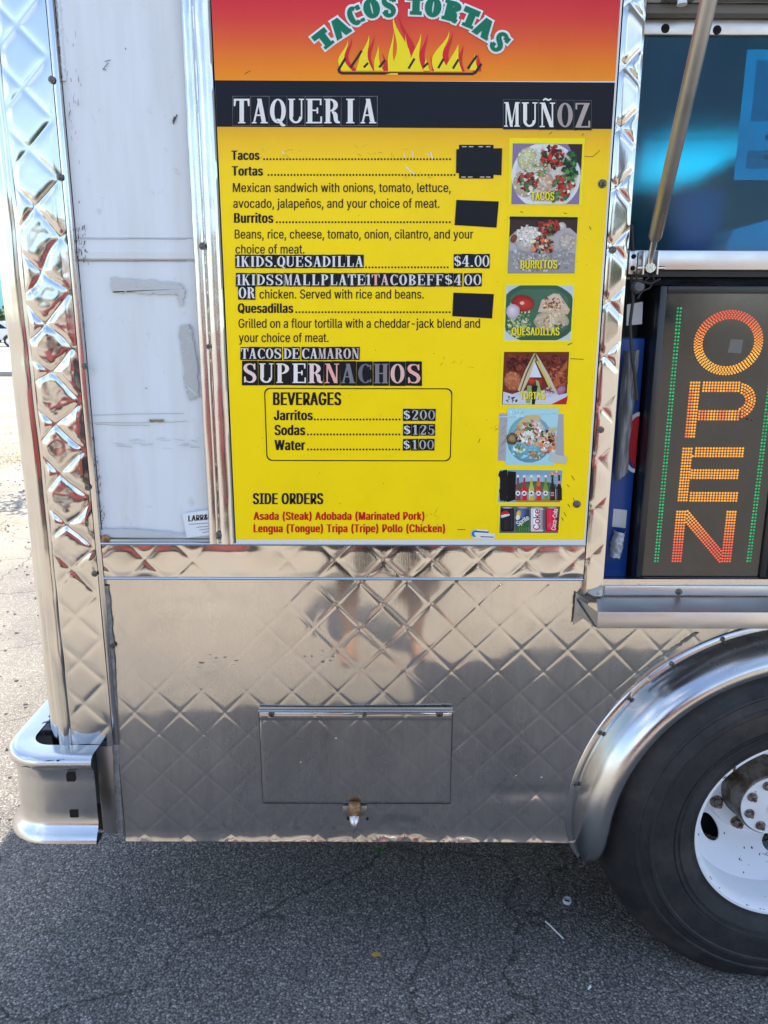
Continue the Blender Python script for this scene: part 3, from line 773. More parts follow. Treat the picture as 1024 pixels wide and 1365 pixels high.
m = MB(); m.box(px1 - .005, lx0 - .001, -0.002, 0.014, 0.33, zb0, 0.001); m.build('rear_filler_strip', M_DULL, TR)
m = MB(); m.box(-0.63, px1 - .006, 0.004, 0.03, 0.33, 0.556, 0.004); m.build('bumper_backing', M_DULL, TR)

# access door with piano hinge and latch
ax0, az1 = W(347.5, 948, -.004); ax1, az0 = W(599.5, 1070, -.004); ax0b = W(350, 1070, -.004)[0]
ax0 = (ax0 + ax0b) / 2
def hdoor(x, z):
    t = max(0, min(1, (x - ax0) / .004, (ax1 - x) / .004, (z - az0) / .004, (az1 - z) / .004))
    return 0.0016 * t + pillow(x, z, 0.00034, 9, PHL) * t + 0.0008 * wob(x, z, 4, 21) + (0.0012 if z > az1 - .016 else 0)
AD = quilt('access_door', ax0, ax1, az0, az1, -0.0065, hdoor, M_BODY, TR, 0.0028)
m = MB(); zh = az1 + .004; nk = 46
for i in range(nk):
    a = ax0 - .002 + (ax1 - ax0 + .004) * i / nk; b = ax0 - .002 + (ax1 - ax0 + .004) * (i + 1) / nk - 0.0007
    m.tube([(a, -.0105, zh), (b, -.0105, zh)], 0.0030, 8)
m.box(ax0 - .001, ax1 + .001, -.0085, -.004, zh - .001, zh + .007, 0.0005)
gapm = MB()  # dark tubes added to draw the shaded gap round the door
gapm.tube([(ax0 - .001, -.0062, az1), (ax0 - .001, -.0062, az0 - .001), (ax1 + .001, -.0062, az0 - .001), (ax1 + .001, -.0062, az1)], .0011, 6); attach(gapm.build('door_gap_line', M_RUBB, smooth=50), AD)
attach(m.build('piano_hinge', M_DULL, smooth=50), AD)
for u, v, r in [(362, 952, .004), (486, 952, .003), (586, 952, .0045)]: screw(u, v, -.0105, r, AD)
lx, lz = W(473, 1078, -.006)
m = MB()
for sgn in (-1, 1): m.prism([(lx + sgn * .010, lz + .010), (lx + sgn * .027, lz + .010), (lx + sgn * .026, lz - .006), (lx + sgn * .020, lz - .014), (lx + sgn * .010, lz - .016)], -.011, -.0085, bev=.0006)
LT = m.build('latch_plate', M_DULL); attach(LT, AD)
m = MB(); m.box(lx - .0135, lx + .0135, -.030, -.0115, lz - .006, lz + .025, 0.0065, seg=3); LB = m.build('latch_body', M_LATCH); attach(LB, AD)
m = MB(); m.tube([(lx, -.018, lz - .010), (lx, -.030, lz - .012), (lx, -.034, lz - .018), (lx + .001, -.033, lz - .030), (lx - .002, -.031, lz - .040)], [.011, .0115, .0095, .0055, .003], 14)
attach(m.build('latch_knob', M_ALU, smooth=60), AD)
for u, v in [(464, 1092), (490, 1092)]: screw(u, v, -.002, .0016, TR, M_HOLE, 'rivet_hole')

# window post, frame and pane
wx0, wx1 = 0.4085, 0.4475
def hwp(x, z):
    t = max(0, min(1, (x - wx0) / .006, (wx1 - x) / .006)); up = max(0, min(1, (z - 1.3) / .15))
    return t * (pillow(x, z, 0.0011 + .0016 * up, 4, PHW) + .0016 * wob(x, z, 9, 31)) + .001
quilt('window_post', wx0, wx1, 0.905, ROOF - .01, -0.010, hwp, M_POST, TR, 0.0025, skirt=0.03)
for u, v in [(817, 333), (801, 573)]: screw(u, v, -.014, .004)
PY = 0.030
gx0, gx1 = 0.4495, 1.752
gz0, gz1 = W(940, 334, PY)[1], W(940, 48, PY)[1]
rz0, hz1 = W(940, 360, PY)[1], W(940, 27, PY)[1]
m = MB(); m.box(gx0, gx1, PY - .006, PY + .012, rz0, gz0, 0.002); m.box(gx0, gx1, PY - .006, PY + .012, gz1, hz1, 0.002)
m.box(gx0, gx0 + .010, PY - .006, PY + .012, gz0 + .0005, gz1 - .0005, 0.002); m.box(gx1 - .02, gx1, PY - .006, PY + .012, gz0 + .0005, gz1 - .0005, 0.002)
WF = m.build('window_frame', M_ALU, TR)
for u, v in [(887, 38), (956, 40)]: screw(u, v, PY - .006, .0045, WF, M_HOLE, 'frame_hole')
def glassmat():
    m = bpy.data.materials.new('blue_tinted_pane'); m.use_nodes = True; nt = m.node_tree; nt.nodes.clear()
    o = nt.nodes.new('ShaderNodeOutputMaterial'); tr = nt.nodes.new('ShaderNodeBsdfTransparent'); gl = nt.nodes.new('ShaderNodeBsdfGlossy'); df = nt.nodes.new('ShaderNodeBsdfDiffuse')
    tr.inputs[0].default_value = (0.012, 0.79, 0.97, 1)
    rf = nt.nodes.new('ShaderNodeBsdfRefraction'); rf.inputs[0].default_value = (0.012, 0.79, 0.97, 1); rf.inputs['Roughness'].default_value = 0.30; rf.inputs['IOR'].default_value = 1.12
    m0 = nt.nodes.new('ShaderNodeMixShader'); m0.inputs[0].default_value = 0.72; gl.inputs[1].default_value = 0.06; df.inputs[0].default_value = (0.07, 0.15, 0.25, 1)
    m1 = nt.nodes.new('ShaderNodeMixShader'); m2 = nt.nodes.new('ShaderNodeMixShader')
    fr = nt.nodes.new('ShaderNodeFresnel'); fr.inputs[0].default_value = 1.35
    n = noise_tex(m, 6, 8, 0.75); n2 = noise_tex(m, 160, 3, 0.8)
    r = ramp(m, n.outputs['Fac'], [(0.35, (0.05,) * 3), (0.75, (0.20,) * 3)]); r2 = ramp(m, n2.outputs['Fac'], [(0.62, (0, 0, 0)), (0.72, (0.18,) * 3)])
    ad = nt.nodes.new('ShaderNodeMath'); ad.operation = 'ADD'
    LK(m, r.outputs[0], ad.inputs[0]); LK(m, r2.outputs[0], ad.inputs[1])
    LK(m, ad.outputs[0], m1.inputs[0]); LK(m, tr.outputs[0], m0.inputs[1]); LK(m, rf.outputs[0], m0.inputs[2]); LK(m, m0.outputs[0], m1.inputs[1]); LK(m, df.outputs[0], m1.inputs[2])
    LK(m, fr.outputs[0], m2.inputs[0]); LK(m, m1.outputs[0], m2.inputs[1]); LK(m, gl.outputs[0], m2.inputs[2]); LK(m, m2.outputs[0], o.inputs[0])
    return m
m = MB(); m.box(gx0 + .0105, gx1 - .0205, PY + .001, PY + .004, gz0 + .0006, gz1 - .0006)
attach(m.build('window_pane', glassmat(), smooth=0), WF)
m = MB(); m.box(gx0, gx1, 0.002, PY + .02, hz1 + .001, 1.985, 0.002); m.build('window_header', mat('weathered_grey', (0.13, 0.13, 0.125), 0.6), TR)
m = MB(); m.box(gx0, gx1, PY + .006, PY + .03, rz0 - .012, rz0 - .001); m.build('rail_gasket', M_RUBB, TR, smooth=0)
# sill and folding serving shelf
sz1 = W(900, 780, -.002)[1]; sz0 = W(900, 796, -.012)[1]; shz1 = W(900, 797, -.014)[1]
m = MB(); m.box(0.4525, gx1, -0.006, 0.20, sz1 - .022, sz1, 0.003); SILL = m.build('window_sill', M_ALU, TR)
screw(905, 789, -.007, .0042, SILL); screw(1002, 560, .0, .001, SILL)
m = MB()
sy0, sy1 = -0.008, -0.075; zt = sz1 - .024; zf = W(900, 818, sy1)[1]
zf1 = W(900, 816, sy1)[1]; zf0 = W(900, 837, sy1)[1]
sx0 = W(796, 826, sy1)[0]
m.add([(0.437, sy0, zt), (gx1, sy0, zt), (gx1, sy1, zf1), (sx0, sy1, zf1)], [(0, 1, 2, 3)])
m.add([(sx0, sy1 - .001, zf1), (gx1, sy1 - .001, zf1), (gx1, sy1 - .001, zf0), (sx0, sy1 - .001, zf0), (sx0, sy1 + .004, zf0), (gx1, sy1 + .004, zf0), (gx1, sy1 + .004, zf1 - .002), (sx0, sy1 + .004, zf1 - .002)], [(0, 1, 2, 3), (3, 2, 5, 4), (4, 5, 6, 7)])
SH = m.build('serving_shelf', M_DULL, TR, smooth=0)
m = MB(); m.box(sx0, gx1, sy1 - .0035, sy1 - .0012, zf0, zf1 + .001, 0.0006); attach(m.build('shelf_lip', M_ALU), SH)
m = MB()
m.prism([(sx0 - .028, W(800, 790, sy0)[1]), (sx0 - .030, W(800, 838, -.03)[1]), (sx0 - .003, zf0), (sx0 - .002, zf1)], sy0 - .0, sy0 - .004)
m.add([(sx0 - .026, sy0 - .002, zt), (sx0 - .026, sy0 - .002, zf0 + .005), (sx0, sy1, zf0), (sx0, sy1, zf1)], [(0, 1, 2, 3)])
m.add([(sx0 - .030, sy0 - .004, zt - .0), (sx0 - .028, sy0 - .004, zf0 + .01), (sx0 - .004, -.04, zf0 - .004), (sx0 - .002, sy1, zf0)], [(0, 1, 2, 3)])
attach(m.build('shelf_end_cap', M_DULL, smooth=0), SH)
ribbon('sealant', [W(u, v, -.001) for u, v in [(928, 843), (900, 862), (870, 884), (845, 902)]], .004, .006, -0.001, M_SEAL, TR, .006, .004, 60, 12)

# gas strut, bracket, awning
B = W3(866, 348, -.022); T0 = CAM + ray(945, 0) * 1.08
dirn = T0 - B; TE = B + dirn * 2.05
BE = B + dirn * 0.10
m = MB(); m.tube([BE, B + dirn * .115, B + dirn * .12, B + dirn * 1.25, B + dirn * 1.27, TE], [.007, .0105, .0118, .0118, .0098, .0095], 18)
def tubemat():
    m = steel('strut_steel', (0.55, 0.54, 0.52), 0.36, 0.35, 0.6, False); return m
ST = m.build('strut', tubemat(), TR, smooth=50)
m = MB(); m.tube([B + Vector((0, 0, -.012)), B + dirn * .04, BE + dirn * .01], [.006, .0055, .0065], 12); m.tube([B + Vector((-.022, 0, -.012)), B + Vector((.028, 0, -.012))], .0035, 10)
m.lathe([(.001, -.009), (.009, -.009), (.009, .009), (.001, .009)], (B.x, B.y, B.z - .012), 16)
attach(m.build('strut_ball_joint', M_TRIM, smooth=50), ST)
m = MB()
for dx in (-.012, .014): m.box(B.x + dx - .0018, B.x + dx + .0018, B.y - .006, .018, B.z - .024, B.z + .018, .001)
m.box(B.x - .030, B.x - .014, .004, .018, B.z - .022, B.z + .020, .002); m.box(B.x + .016, B.x + .024, .008, .022, B.z - .004, B.z + .018, .001)
BK = m.build('strut_bracket', M_ALU, TR)
for dx, dz in ((-.022, .010), (-.022, -.011), (.02, .008)):
    m = MB(); m.lathe([(.0045, .002), (.0045, -.002), (.003, -.004), (.0001, -.004)], (B.x + dx, .004, B.z + dz), 8); attach(m.build('bracket_bolt', M_HOLE), BK)
ayE, azE = -0.68, 2.30
m = MB()
m.prism([(0.0, 1.986), (ayE, azE), (ayE, azE + .03), (0.0, 2.02)], 0.0, 1.32)
rot = Matrix(((0, 1, 0, 0.445), (1, 0, 0, 0.0), (0, 0, 1, 0), (0, 0, 0, 1)))
bmv = [rot @ Vector(v) for v in m.v]; m.v = [tuple(v) for v in bmv]
AW = m.build('awning', mat('awning_underside', (0.36, 0.37, 0.37), 0.55), TR, smooth=0, recalc=True)
m = MB(); m.box(0.475, 0.53, -.035, .0, 1.985, 2.03, .002); m.box(0.56, 0.70, -.020, .0, 1.9862, 1.997, .002); attach(m.build('awning_hinge', M_DULL), AW)
m = MB(); m.tube([(0.502, -.03, 1.99), (0.502, -.03, 1.972)], .009, 10); attach(m.build('awning_bolt', M_ALU), AW)
quilt('fascia_panel', -0.58, 1.768, 2.135, ROOF - .01, 0.0, lambda x, z: pillow(x, z, .0015, 3), M_BODY, TR, 0.01) if False else None
m = MB(); m.box(0.45, 1.768, -0.002, 0.02, 2.03, ROOF - .01); m.build('fascia_panel', M_BODY, TR, smooth=0)
m = MB(); m.box(-0.30, 0.4075, -0.002, 0.014, 2.09, ROOF - .01); m.build('upper_panel', M_BODY, TR, smooth=0)

# fender flare
m = MB(); sec = [(.482, -.0015), (.480, -.004), (.468, -.005), (.4665, -.010), (.464, -.028), (.458, -.048), (.448, -.066), (.436, -.078), (.423, -.083), (.410, -.081), (.402, -.074), (.401, -.060)]
n = 96; A0, A1 = R(-9), R(189); k = len(sec); vs = []; fs = []
for i in range(n + 1):
    a = A0 + (A1 - A0) * i / n; e = min(1.0, min(i, n - i) / 7.0); e = math.sqrt(1 - (1 - e) ** 2)
    for q, (r, y) in enumerate(sec):
        rm = 0.434; rr = rm + (r - rm) * (0.35 + .65 * e); yy = y if q < 2 else y * (0.25 + .75 * e)
        rr += 0.0015 * wob(a * 3, q * .2, 1, 3)
        vs.append((FC[0] + rr * math.cos(a), yy, FC[1] + rr * math.sin(a) - 0.022 * (1 - e)))
fs = [(i * k + q, i * k + q + 1, (i + 1) * k + q + 1, (i + 1) * k + q) for i in range(n) for q in range(k - 1)]
for e in (0, n): fs.append(tuple(e * k + q for q in range(k)))
m.add(vs, fs); FD = m.build('fender', M_FEND, TR, smooth=50, recalc=True)
for a in (112, 126, 140, 152, 168):
    x, z = FC[0] + .474 * math.cos(R(a)), FC[1] + .474 * math.sin(R(a)); m = MB()
    m.lathe([(.0055, 0), (.0055, -.002), (.003, -.004), (.0001, -.0042)], (x, -.004, z), 12); attach(m.build('fender_screw', M_SCREW), FD)
m = MB(); m.lathe([(.462, .004), (.462, .45)], (FC[0], 0, FC[1]), 48, a0=R(-5), a1=R(185)); m.box(.43, 1.34, .44, .455, .02, .84); m.build('wheel_well', M_DARK, TR, smooth=60)

# wheel: dished disc, hub, nuts, tyre
cx, cz = WC
m = MB()
prof = [(.196, .16), (.197, -.030), (.200, -.047), (.207, -.056), (.213, -.056), (.214, -.048)]
m.lathe(prof[::-1], (cx, 0, cz), 96)
NA, rad = 240, [.040 + (.1975 - .040) * i / 44 for i in range(45)]
def dishy(r):
    if r < .116: return .110
    if r < .121: return .110 + (r - .116) / .005 * .009
    t = (r - .121) / (.1975 - .121); return .119 - .085 * (t ** 1.25)
holes = [R(221 + 72 * q) for q in range(5)]
def inhole(r, a):
    for ha in holes:
        d = (a - ha + math.pi) % (2 * math.pi) - math.pi
        u = d * .148; v = r - .148
        if (u / .038) ** 2 + (v / .0205) ** 2 < 1: return True
    return False
vs = [(cx + r * math.cos(2 * math.pi * i / NA), dishy(r), cz + r * math.sin(2 * math.pi * i / NA)) for i in range(NA) for r in rad]
fs = []
for i in range(NA):
    for q in range(44):
        if inhole((rad[q] + rad[q + 1]) / 2, 2 * math.pi * (i + .5) / NA): continue
        fs.append((i * 45 + q, i * 45 + q + 1, ((i + 1) % NA) * 45 + q + 1, ((i + 1) % NA) * 45 + q))
m.add(vs, fs)
for ha in holes:
    pts = []
    for q in range(33):
        t = 2 * math.pi * q / 32; a = ha + .038 * math.cos(t) / .148; r = .148 + .0205 * math.sin(t)
        pts.append((cx + r * math.cos(a), dishy(r) + .001, cz + r * math.sin(a)))
    m.tube(pts, .0022, 6, caps=False)
WH = m.build('wheel', M_RIM, TR, smooth=40, recalc=False)
rk2 = random.Random(21); m = MB(); chip = []
for i in range(34):
    a = R(rk2.uniform(150, 300)); r_ = rk2.choice([rk2.uniform(.122, .19), rk2.uniform(.122, .19), .2035]); y0 = (dishy(r_) if r_ < .197 else -.0535) - .0007
    if r_ < .197 and inhole(r_, a): continue
    s_ = rk2.uniform(.0007, .0022); px_, pz_ = cx + r_ * math.cos(a), cz + r_ * math.sin(a)
    slope = -(dishy(r_ + .001) - dishy(r_ - .001)) / .002 if r_ < .19 else 0
    pts = [(px_ + s_ * rk2.uniform(.6, 1.6) * math.cos(t), pz_ + s_ * rk2.uniform(.6, 1.6) * math.sin(t)) for t in (0, .9, 1.8, 2.7, 3.6, 4.5, 5.4)]
    m.add([(x, y0 - slope * (math.hypot(x - cx, z - cz) - r_), z) for x, z in pts], [tuple(range(7))])
attach(tag(m.build('rust_chips', mat('rust_brown', (.10, .045, .022), .85), smooth=0), kind='stuff'), WH)
m = MB(); m.lathe([(.19, .17), (.0001, .17)], (cx, 0, cz), 40); attach(m.build('brake_drum', M_DARK, smooth=0), WH)
m = MB(); m.lathe([(.086, .111), (.085, .105), (.080, .098), (.078, .050), (.076, .040), (.070, .037)], (cx, 0, cz), 64); HB = m.build('hub', M_HUB, smooth=40); attach(HB, WH)
m = MB(); m.lathe([(.072, .038), (.072, .0355), (.040, .0345), (.030, .031), (.018, .029), (.016, .024), (.009, .023), (.008, .029), (.0001, .029)], (cx, 0, cz), 48); attach(m.build('hub_cap', M_RIM, smooth=40), WH)
def nut(a, r, y, s, ln, name, mt):
    m = MB(); x, z = cx + r * math.cos(a), cz + r * math.sin(a)
    m.lathe([(s * 1.45, 0), (s * 1.4, -.003), (s, -.0035)], (x, y, z), 16)
    m.lathe([(s, -.003), (s, -ln), (s * .8, -ln - .002), (s * .55, -ln - .0022)], (x, y, z), 6)
    m.lathe([(s * .55, -ln), (s * .5, -ln - .008), (.0001, -ln - .0085)], (x, y, z), 12)
    attach(m.build(name, mt, smooth=30), WH)
for q in range(8): nut(R(203 + 45 * q), .1015, .110, .0110, .014, 'lug_nut', M_LUG)
for q in range(8): nut(R(200 + 45 * q), .055, .035, .0078, .008, 'hub_bolt', M_LUG)
# tyre
m = MB()
tp = [(.206, -.030), (.208, -.048), (.214, -.058), (.222, -.0585), (.226, -.061), (.236, -.066), (.246, -.071), (.2475, -.0735), (.2515, -.0745), (.253, -.0725), (.262, -.0755), (.2635, -.0735), (.2655, -.074), (.267, -.077), (.290, -.079), (.308, -.0775), (.311, -.0795), (.317, -.0795), (.320, -.075), (.336, -.070), (.339, -.0715), (.344, -.0705), (.347, -.066), (.362, -.058), (.378, -.046), (.392, -.034), (.401, -.022), (.407, -.010), (.410, .005), (.411, .03), (.409, .04), (.403, .041), (.403, .049), (.410, .050), (.412, .09), (.405, .092), (.405, .10), (.412, .102), (.411, .15), (.40, .18), (.36, .20), (.22, .19)]
n = 160; k = len(tp); vs = []
for i in range(n):
    a = 2 * math.pi * i / n
    for q, (r, y) in enumerate(tp):
        rr = r
        if 24 <= q <= 38 and i % 2 == 0: rr -= .0035 if q > 25 else .0015
        x, z = cx + rr * math.cos(a), cz + rr * math.sin(a)
        sq = max(0, (0.02 - z)) ; yy = y
        if z < 0.10: yy -= 0.010 * ((0.10 - z) / .1) * (1 if y < .05 else 0)
        if z < 0.003: z = 0.003
        vs.append((x, yy, z))
m.add(vs, [(i * k + q, i * k + q + 1, ((i + 1) % n) * k + q + 1, ((i + 1) % n) * k + q) for i in range(n) for q in range(k - 1)])
attach(m.build('tyre', M_TYRE, smooth=30), WH)

# rear bumper: rolled channel wrapping round the corner
m = MB()
prof = [(-.045, .562), (-.012, .564), (-.002, .563), (.006, .558), (.010, .550), (.009, .541), (.003, .534), (-.001, .526), (-.002, .500), (0, .43), (.000, .404), (.004, .394), (.013, .382), (.020, .372), (.021, .366), (.015, .362), (-.004, .362), (-.02, .364)]
path = [((-0.612, -.056), (0, -1)), ((-0.64, -.056), (0, -1)), ((-0.69, -.056), (0, -1)), ((-.72, -.056), (0, -1))]
for q in range(1, 15):
    a = R(90 * q / 14); path.append(((-.720 - .092 * math.sin(a), .036 - .092 * math.cos(a)), (-math.sin(a), -math.cos(a))))
for yv in (.05, .2, .6, 1.2, 2.06): path.append(((-.812, yv), (-1, 0)))
m.sweep(prof, path); BP = m.build('bumper', M_FEND, TR, smooth=50, recalc=True)
bp = rusty('grimy_bumper_step', (0.02, 0.02, 0.021), (0.10, 0.095, 0.09), 0.55, 0.68, 70, 0.45)
m = MB(); m.box(-.809, -.730, .055, 2.05, .545, .560, .003)
for j in range(40):
    for i in range(3):
        m.box(-.012, .012, -.003, .003, 0, .003, 0, mtx=Matrix.Translation((-.796 + .024 * i, .07 + j * .028 + (i % 2) * .014, .5595)) @ Matrix.Rotation(R(45 if (i + j) % 2 else -45), 4, 'Z'))
attach(m.build('bumper_step', bp), BP)
for u, v in [(94, 1037), (98.5, 1085)]:
    x, z = W(u, v, -.058); m = MB(); m.box(x - .0085, x + .0085, -.0585, -.0535, z - .0085, z + .0085); attach(m.build('square_hole', M_HOLE, smooth=0), BP)
rp = Print(-.0595, 1e-4)
for _ in range(46):
    u = rng.uniform(30, 128); v = 1018 + 3 * math.sin(u * .06) + rng.uniform(-2, 2.5); rp.ell(u, v, rng.uniform(1.5, 6), rng.uniform(.5, 1.6), rng.choice([(78, 62, 50), (92, 80, 68), (64, 56, 50)]), 0, 8, jit=.3)
attach(rp.build('bumper_rust', M_PRINT, smooth=0, color=True), BP)
# spots of grime on the lower panel
gp = Print(-.0105, 1e-5)
for _ in range(12):
    u = rng.choice([rng.gauss(285, 40), rng.gauss(420, 20)]); v = rng.gauss(884, 4); gp.ell(u, v, rng.uniform(.6, 3.6), rng.uniform(.5, 1.6), rng.choice([(196, 182, 162), (188, 174, 154), (204, 190, 170)]), rng.uniform(-.2, .2), 8, jit=.35)
for u, v, a, b in [(448, 984, 1.6, .8), (401, 1016, .9, .9), (722, 1036, 1.3, .9), (688, 1034, 1, .6)]: gp.ell(u, v, a, b, (214, 214, 210), 0, 8)

# ------------------------------------------------------------------ menu board
YB = -0.0135
bx0 = -0.2975; bx1 = 0.4045
MBD = empty('menu_board', (0.05, YB, 1.016), 'yellow menu board with red and orange header screwed to the truck side', 'menu board')
m = MB(); m.box(bx0 - .0005, bx1 + .0015, YB + .0004, .0, 1.0145, 2.085, .0015); m.build('board_backing', M_WHITE, MBD)
pr = Print(YB, 1e-5)
# yellow field with the printed fade to orange at its top, dark band, header gradient
def vgrad(u_l, u_r, stops):
    for (va, ca), (vb, cb) in zip(stops[:-1], stops[1:]):
        pr.q([(u_l(vb), vb), (u_r(vb), vb), (u_r(va), va), (u_l(va), va)], (cb, cb, ca, ca)); pr.k -= 1
    pr.k += 1
def uL(v): return uof(bx0, v)
def uof(x, v):
    lo, hi = 0.0, 1024.0
    for _ in range(40):
        mid = (lo + hi) / 2
        if W(mid, v, YB)[0] < x: lo = mid
        else: hi = mid
    return lo
cs = lambda r, g_, b: (r, g_, b)
vgrad(lambda v: uof(bx0, v), lambda v: uof(bx1 - .0025, v), [(168, (226, 172, 40)), (190, (244, 194, 34)), (220, (252, 212, 26)), (300, (255, 219, 14)), (420, (255, 220, 8)), (560, (255, 220, 6)), (719, (255, 220, 6))])
vgrad(lambda v: uof(bx0, v), lambda v: uof(bx1 - .0025, v), [(-60, (196, 20, 48)), (-10, (206, 40, 60)), (25, (214, 66, 56)), (55, (224, 96, 46)), (85, (234, 128, 34)), (108, (240, 146, 30))])
pr.q([(uof(bx0, 169), 169), (uof(bx1 - .0025, 172), 172), (uof(bx1 - .0025, 110), 110), (uof(bx0, 107), 107)], (17, 20, 31))
pr.build('board_face', M_PRINT, MBD, smooth=0, color=True)
YP = YB - 0.0006
BLK = (26, 24, 20)
def line_part(fn, name='menu_text'):
    p = Print(YP); fn(p); return p.build(name, M_PRINT, MBD, smooth=0, color=True)
def leader(p, ua, ub, v, v2=None, st=4.35, sz=2.3):
    n = int((ub - ua) / st); v2 = v if v2 is None else v2
    for i in range(n + 1):
        u = ua + st * i; vv = v + (v2 - v) * i / max(1, n); p.rect(u, vv - sz, u + sz * .95, vv, BLK)
BO = 0.046
def bold(s, u0, u1, v, cap, la=None, lb=None, col=BLK, off=BO):
    def f(p):
        text(p, s, u0, u1, v, cap, col, off)
        if la: leader(p, la, lb, v + .3)
    line_part(f, 'menu_heading')
bold('Tacos', 308.5, 346, 213, 12.3, 351, 603); bold('Tortas', 309, 350.7, 234, 12.5, 357, 605)
bold('Burritos', 312, 364.5, 297, 13, 368, 602); bold('Quesadillas', 317, 391, 417, 12.5, 394, 600)
for s, u0, u1, v in [('Mexican sandwich with onions, tomato, lettuce,', 310.5, 601, 256), ('avocado, jalapeños, and your choice of meat.', 311, 586, 277), ('Beans, rice, cheese, tomato, onion, cilantro, and your', 313, 631, 318),
                     ('choice of meat.', 314, 406, 338), ('chicken. Served with rice and beans.', 346, 565, 398), ('Grilled on a flour tortilla with a cheddar-jack blend and', 318, 640, 437), ('your choice of meat.', 318.5, 438, 456)]:
    line_part(lambda p: text(p, s, u0, u1, v, 12, BLK, 0.012))
line_part(lambda p: leader(p, 487, 600, 357.5), 'dotted_leader')
bold('BEVERAGES', 364, 455, 540, 17, off=.05); bold('Jarritos', 365, 417, 560, 13, 418.5, 534); bold('Sodas', 366, 407, 580, 13.5, 409.5, 534); bold('Water', 366, 407, 600, 13.5, 409.5, 533)
bold('SIDE ORDERS', 337, 431, 672, 14.5, off=.05)
RED = (200, 22, 24)
bold('Asada (Steak) Adobada (Marinated Pork)', 338, 566, 693, 10.5, col=RED, off=.05); bold('Lengua (Tongue) Tripa (Tripe) Pollo (Chicken)', 338, 593.5, 709.5, 10.5, col=RED, off=.05)
# rounded frame round the beverages
def frame(p):
    (xa, za), (xb, zb) = W(352.5, 517, YP), W(601, 615, YP); xa = (xa + W(355, 615, YP)[0]) / 2; r = .011; wd = .0019
    pts = []
    for (cx_, cz_, a0) in ((xb - r, zb + r, -90), (xb - r, za - r, 0), (xa + r, za - r, 90), (xa + r, zb + r, 180)):
        for q in range(7): a = R(a0 + 15 * q); pts.append((cx_ + r * math.cos(a), cz_ + r * math.sin(a)))
    for a, b in zip(pts, pts[1:] + pts[:1]):
        c = ((xa + xb) / 2, (za + zb) / 2)
        na = Vector((a[0] - c[0], a[1] - c[1])); nb = Vector((b[0] - c[0], b[1] - c[1]))
        sa = Vector((math.copysign(wd, na.x), math.copysign(wd, na.y))); sb = Vector((math.copysign(wd, nb.x), math.copysign(wd, nb.y)))
        ra = Vector(((a[0] - sa.x), (a[1] - sa.y))); rb = Vector(((b[0] - sb.x), (b[1] - sb.y)))
        p.q([a, b, tuple(rb), tuple(ra)], BLK, False); p.k -= 1
line_part(frame, 'beverage_frame')
# stick-on letters: one part each
def sticker(ch, u0, v0, u1, v1, fg=(226, 224, 220), bg=(22, 23, 30), border=None, pad=.10, heavy=1.0):
    p = Print(YP - .0004, 8e-6)
    j = lambda: rng.uniform(-.35, .35)
    if border: p.q([(u0 - .5, v1 + .5), (u1 + .5, v1 + .5), (u1 + .5, v0 - .5), (u0 - .5, v0 - .5)], border)
    p.q([(u0 + j(), v1 + j()), (u1 + j(), v1 + j()), (u1 + j(), v0 + j()), (u0 + j(), v0 + j())], bg)
    if ch.strip():
        P = glyph(ch, .17 * heavy, .06 * heavy); xa = min(q[0] for g_ in P for q in g_); xb = max(q[0] for g_ in P for q in g_)
        wid = (u1 - u0); hh = (v1 - v0) * (1 - 2 * pad); use = min(wid * .90, hh * .72 * (xb - xa) / .6 * 1.0)
        if ch == '.': use = wid * .5
        uc = (u0 + u1) / 2
        for g_ in P: p.q([(uc + ((q[0] - xa) / (xb - xa) - .5) * use, v1 - (v1 - v0) * pad - q[1] * hh) for q in g_], fg)
    return p.build('letter_sticker', M_PRINT, MBD, smooth=0, color=True)
def row(s, u0, u1, v0, v1, slope=0.0, cols=None, gap=0.0, narrow='1I.', **k):
    ws = [(.62 if c in narrow else .16 if c == ' ' else .35 if c == ':' else 1.0) for c in s]; tot = sum(ws); u = u0
    for i, (c, wd) in enumerate(zip(s, ws)):
        uu = u + (u1 - u0) * wd / tot; dv = slope * (u - u0)
        if c == ':': sticker('.', u, v0 + dv, uu, v1 + dv, **k)
        elif c != ' ': sticker(c, u + .1, v0 + dv, uu - gap, v1 + dv, fg=(cols[i] if cols else (226, 224, 220)), **k)
        u = uu
PK = (236, 176, 164); GY = (128, 126, 132)  # pinkish and grey reflections of the shiny letters, put into their colour
row('TAQUERIA', 310.5, 503.5, 128.5, 167.5, narrow='', border=(120, 122, 128), pad=.08, gap=.6)
row('MUÑOZ', 671, 789, 133, 172, slope=.012, narrow='', border=(90, 92, 98), pad=.08, gap=.6, cols=[(232, 230, 226)] * 3 + [(168, 156, 150), (176, 162, 154)])
row('1KIDS:QUESADILLA', 313.5, 485, 339.5, 357.5)
row('$4.00', 605, 653, 338.5, 357.5)
row('1KIDSSMALLPLATE1TACOBEFF$4 00', 314.5, 642.5, 364, 382, cols=[(224, 222, 216)] * 16 + [PK, (220, 190, 182), (226, 210, 204), (222, 214, 210)] + [(220, 216, 212)] * 20)
row('OR', 317.5, 340.5, 381, 399.5)
row('TACOS DE CAMARON', 320.5, 479.5, 462.5, 480, cols=[(226, 218, 212)] * 11 + [(214, 196, 188)] * 5)
row('SUPERNACHOS', 322.5, 563, 481, 513.5, slope=.004, narrow='', cols=[(238, 208, 198), (236, 222, 214), (238, 224, 216), (234, 230, 224), (236, 208, 198), PK, GY, (112, 110, 118), (132, 124, 130), (226, 184, 172), PK], gap=.4)
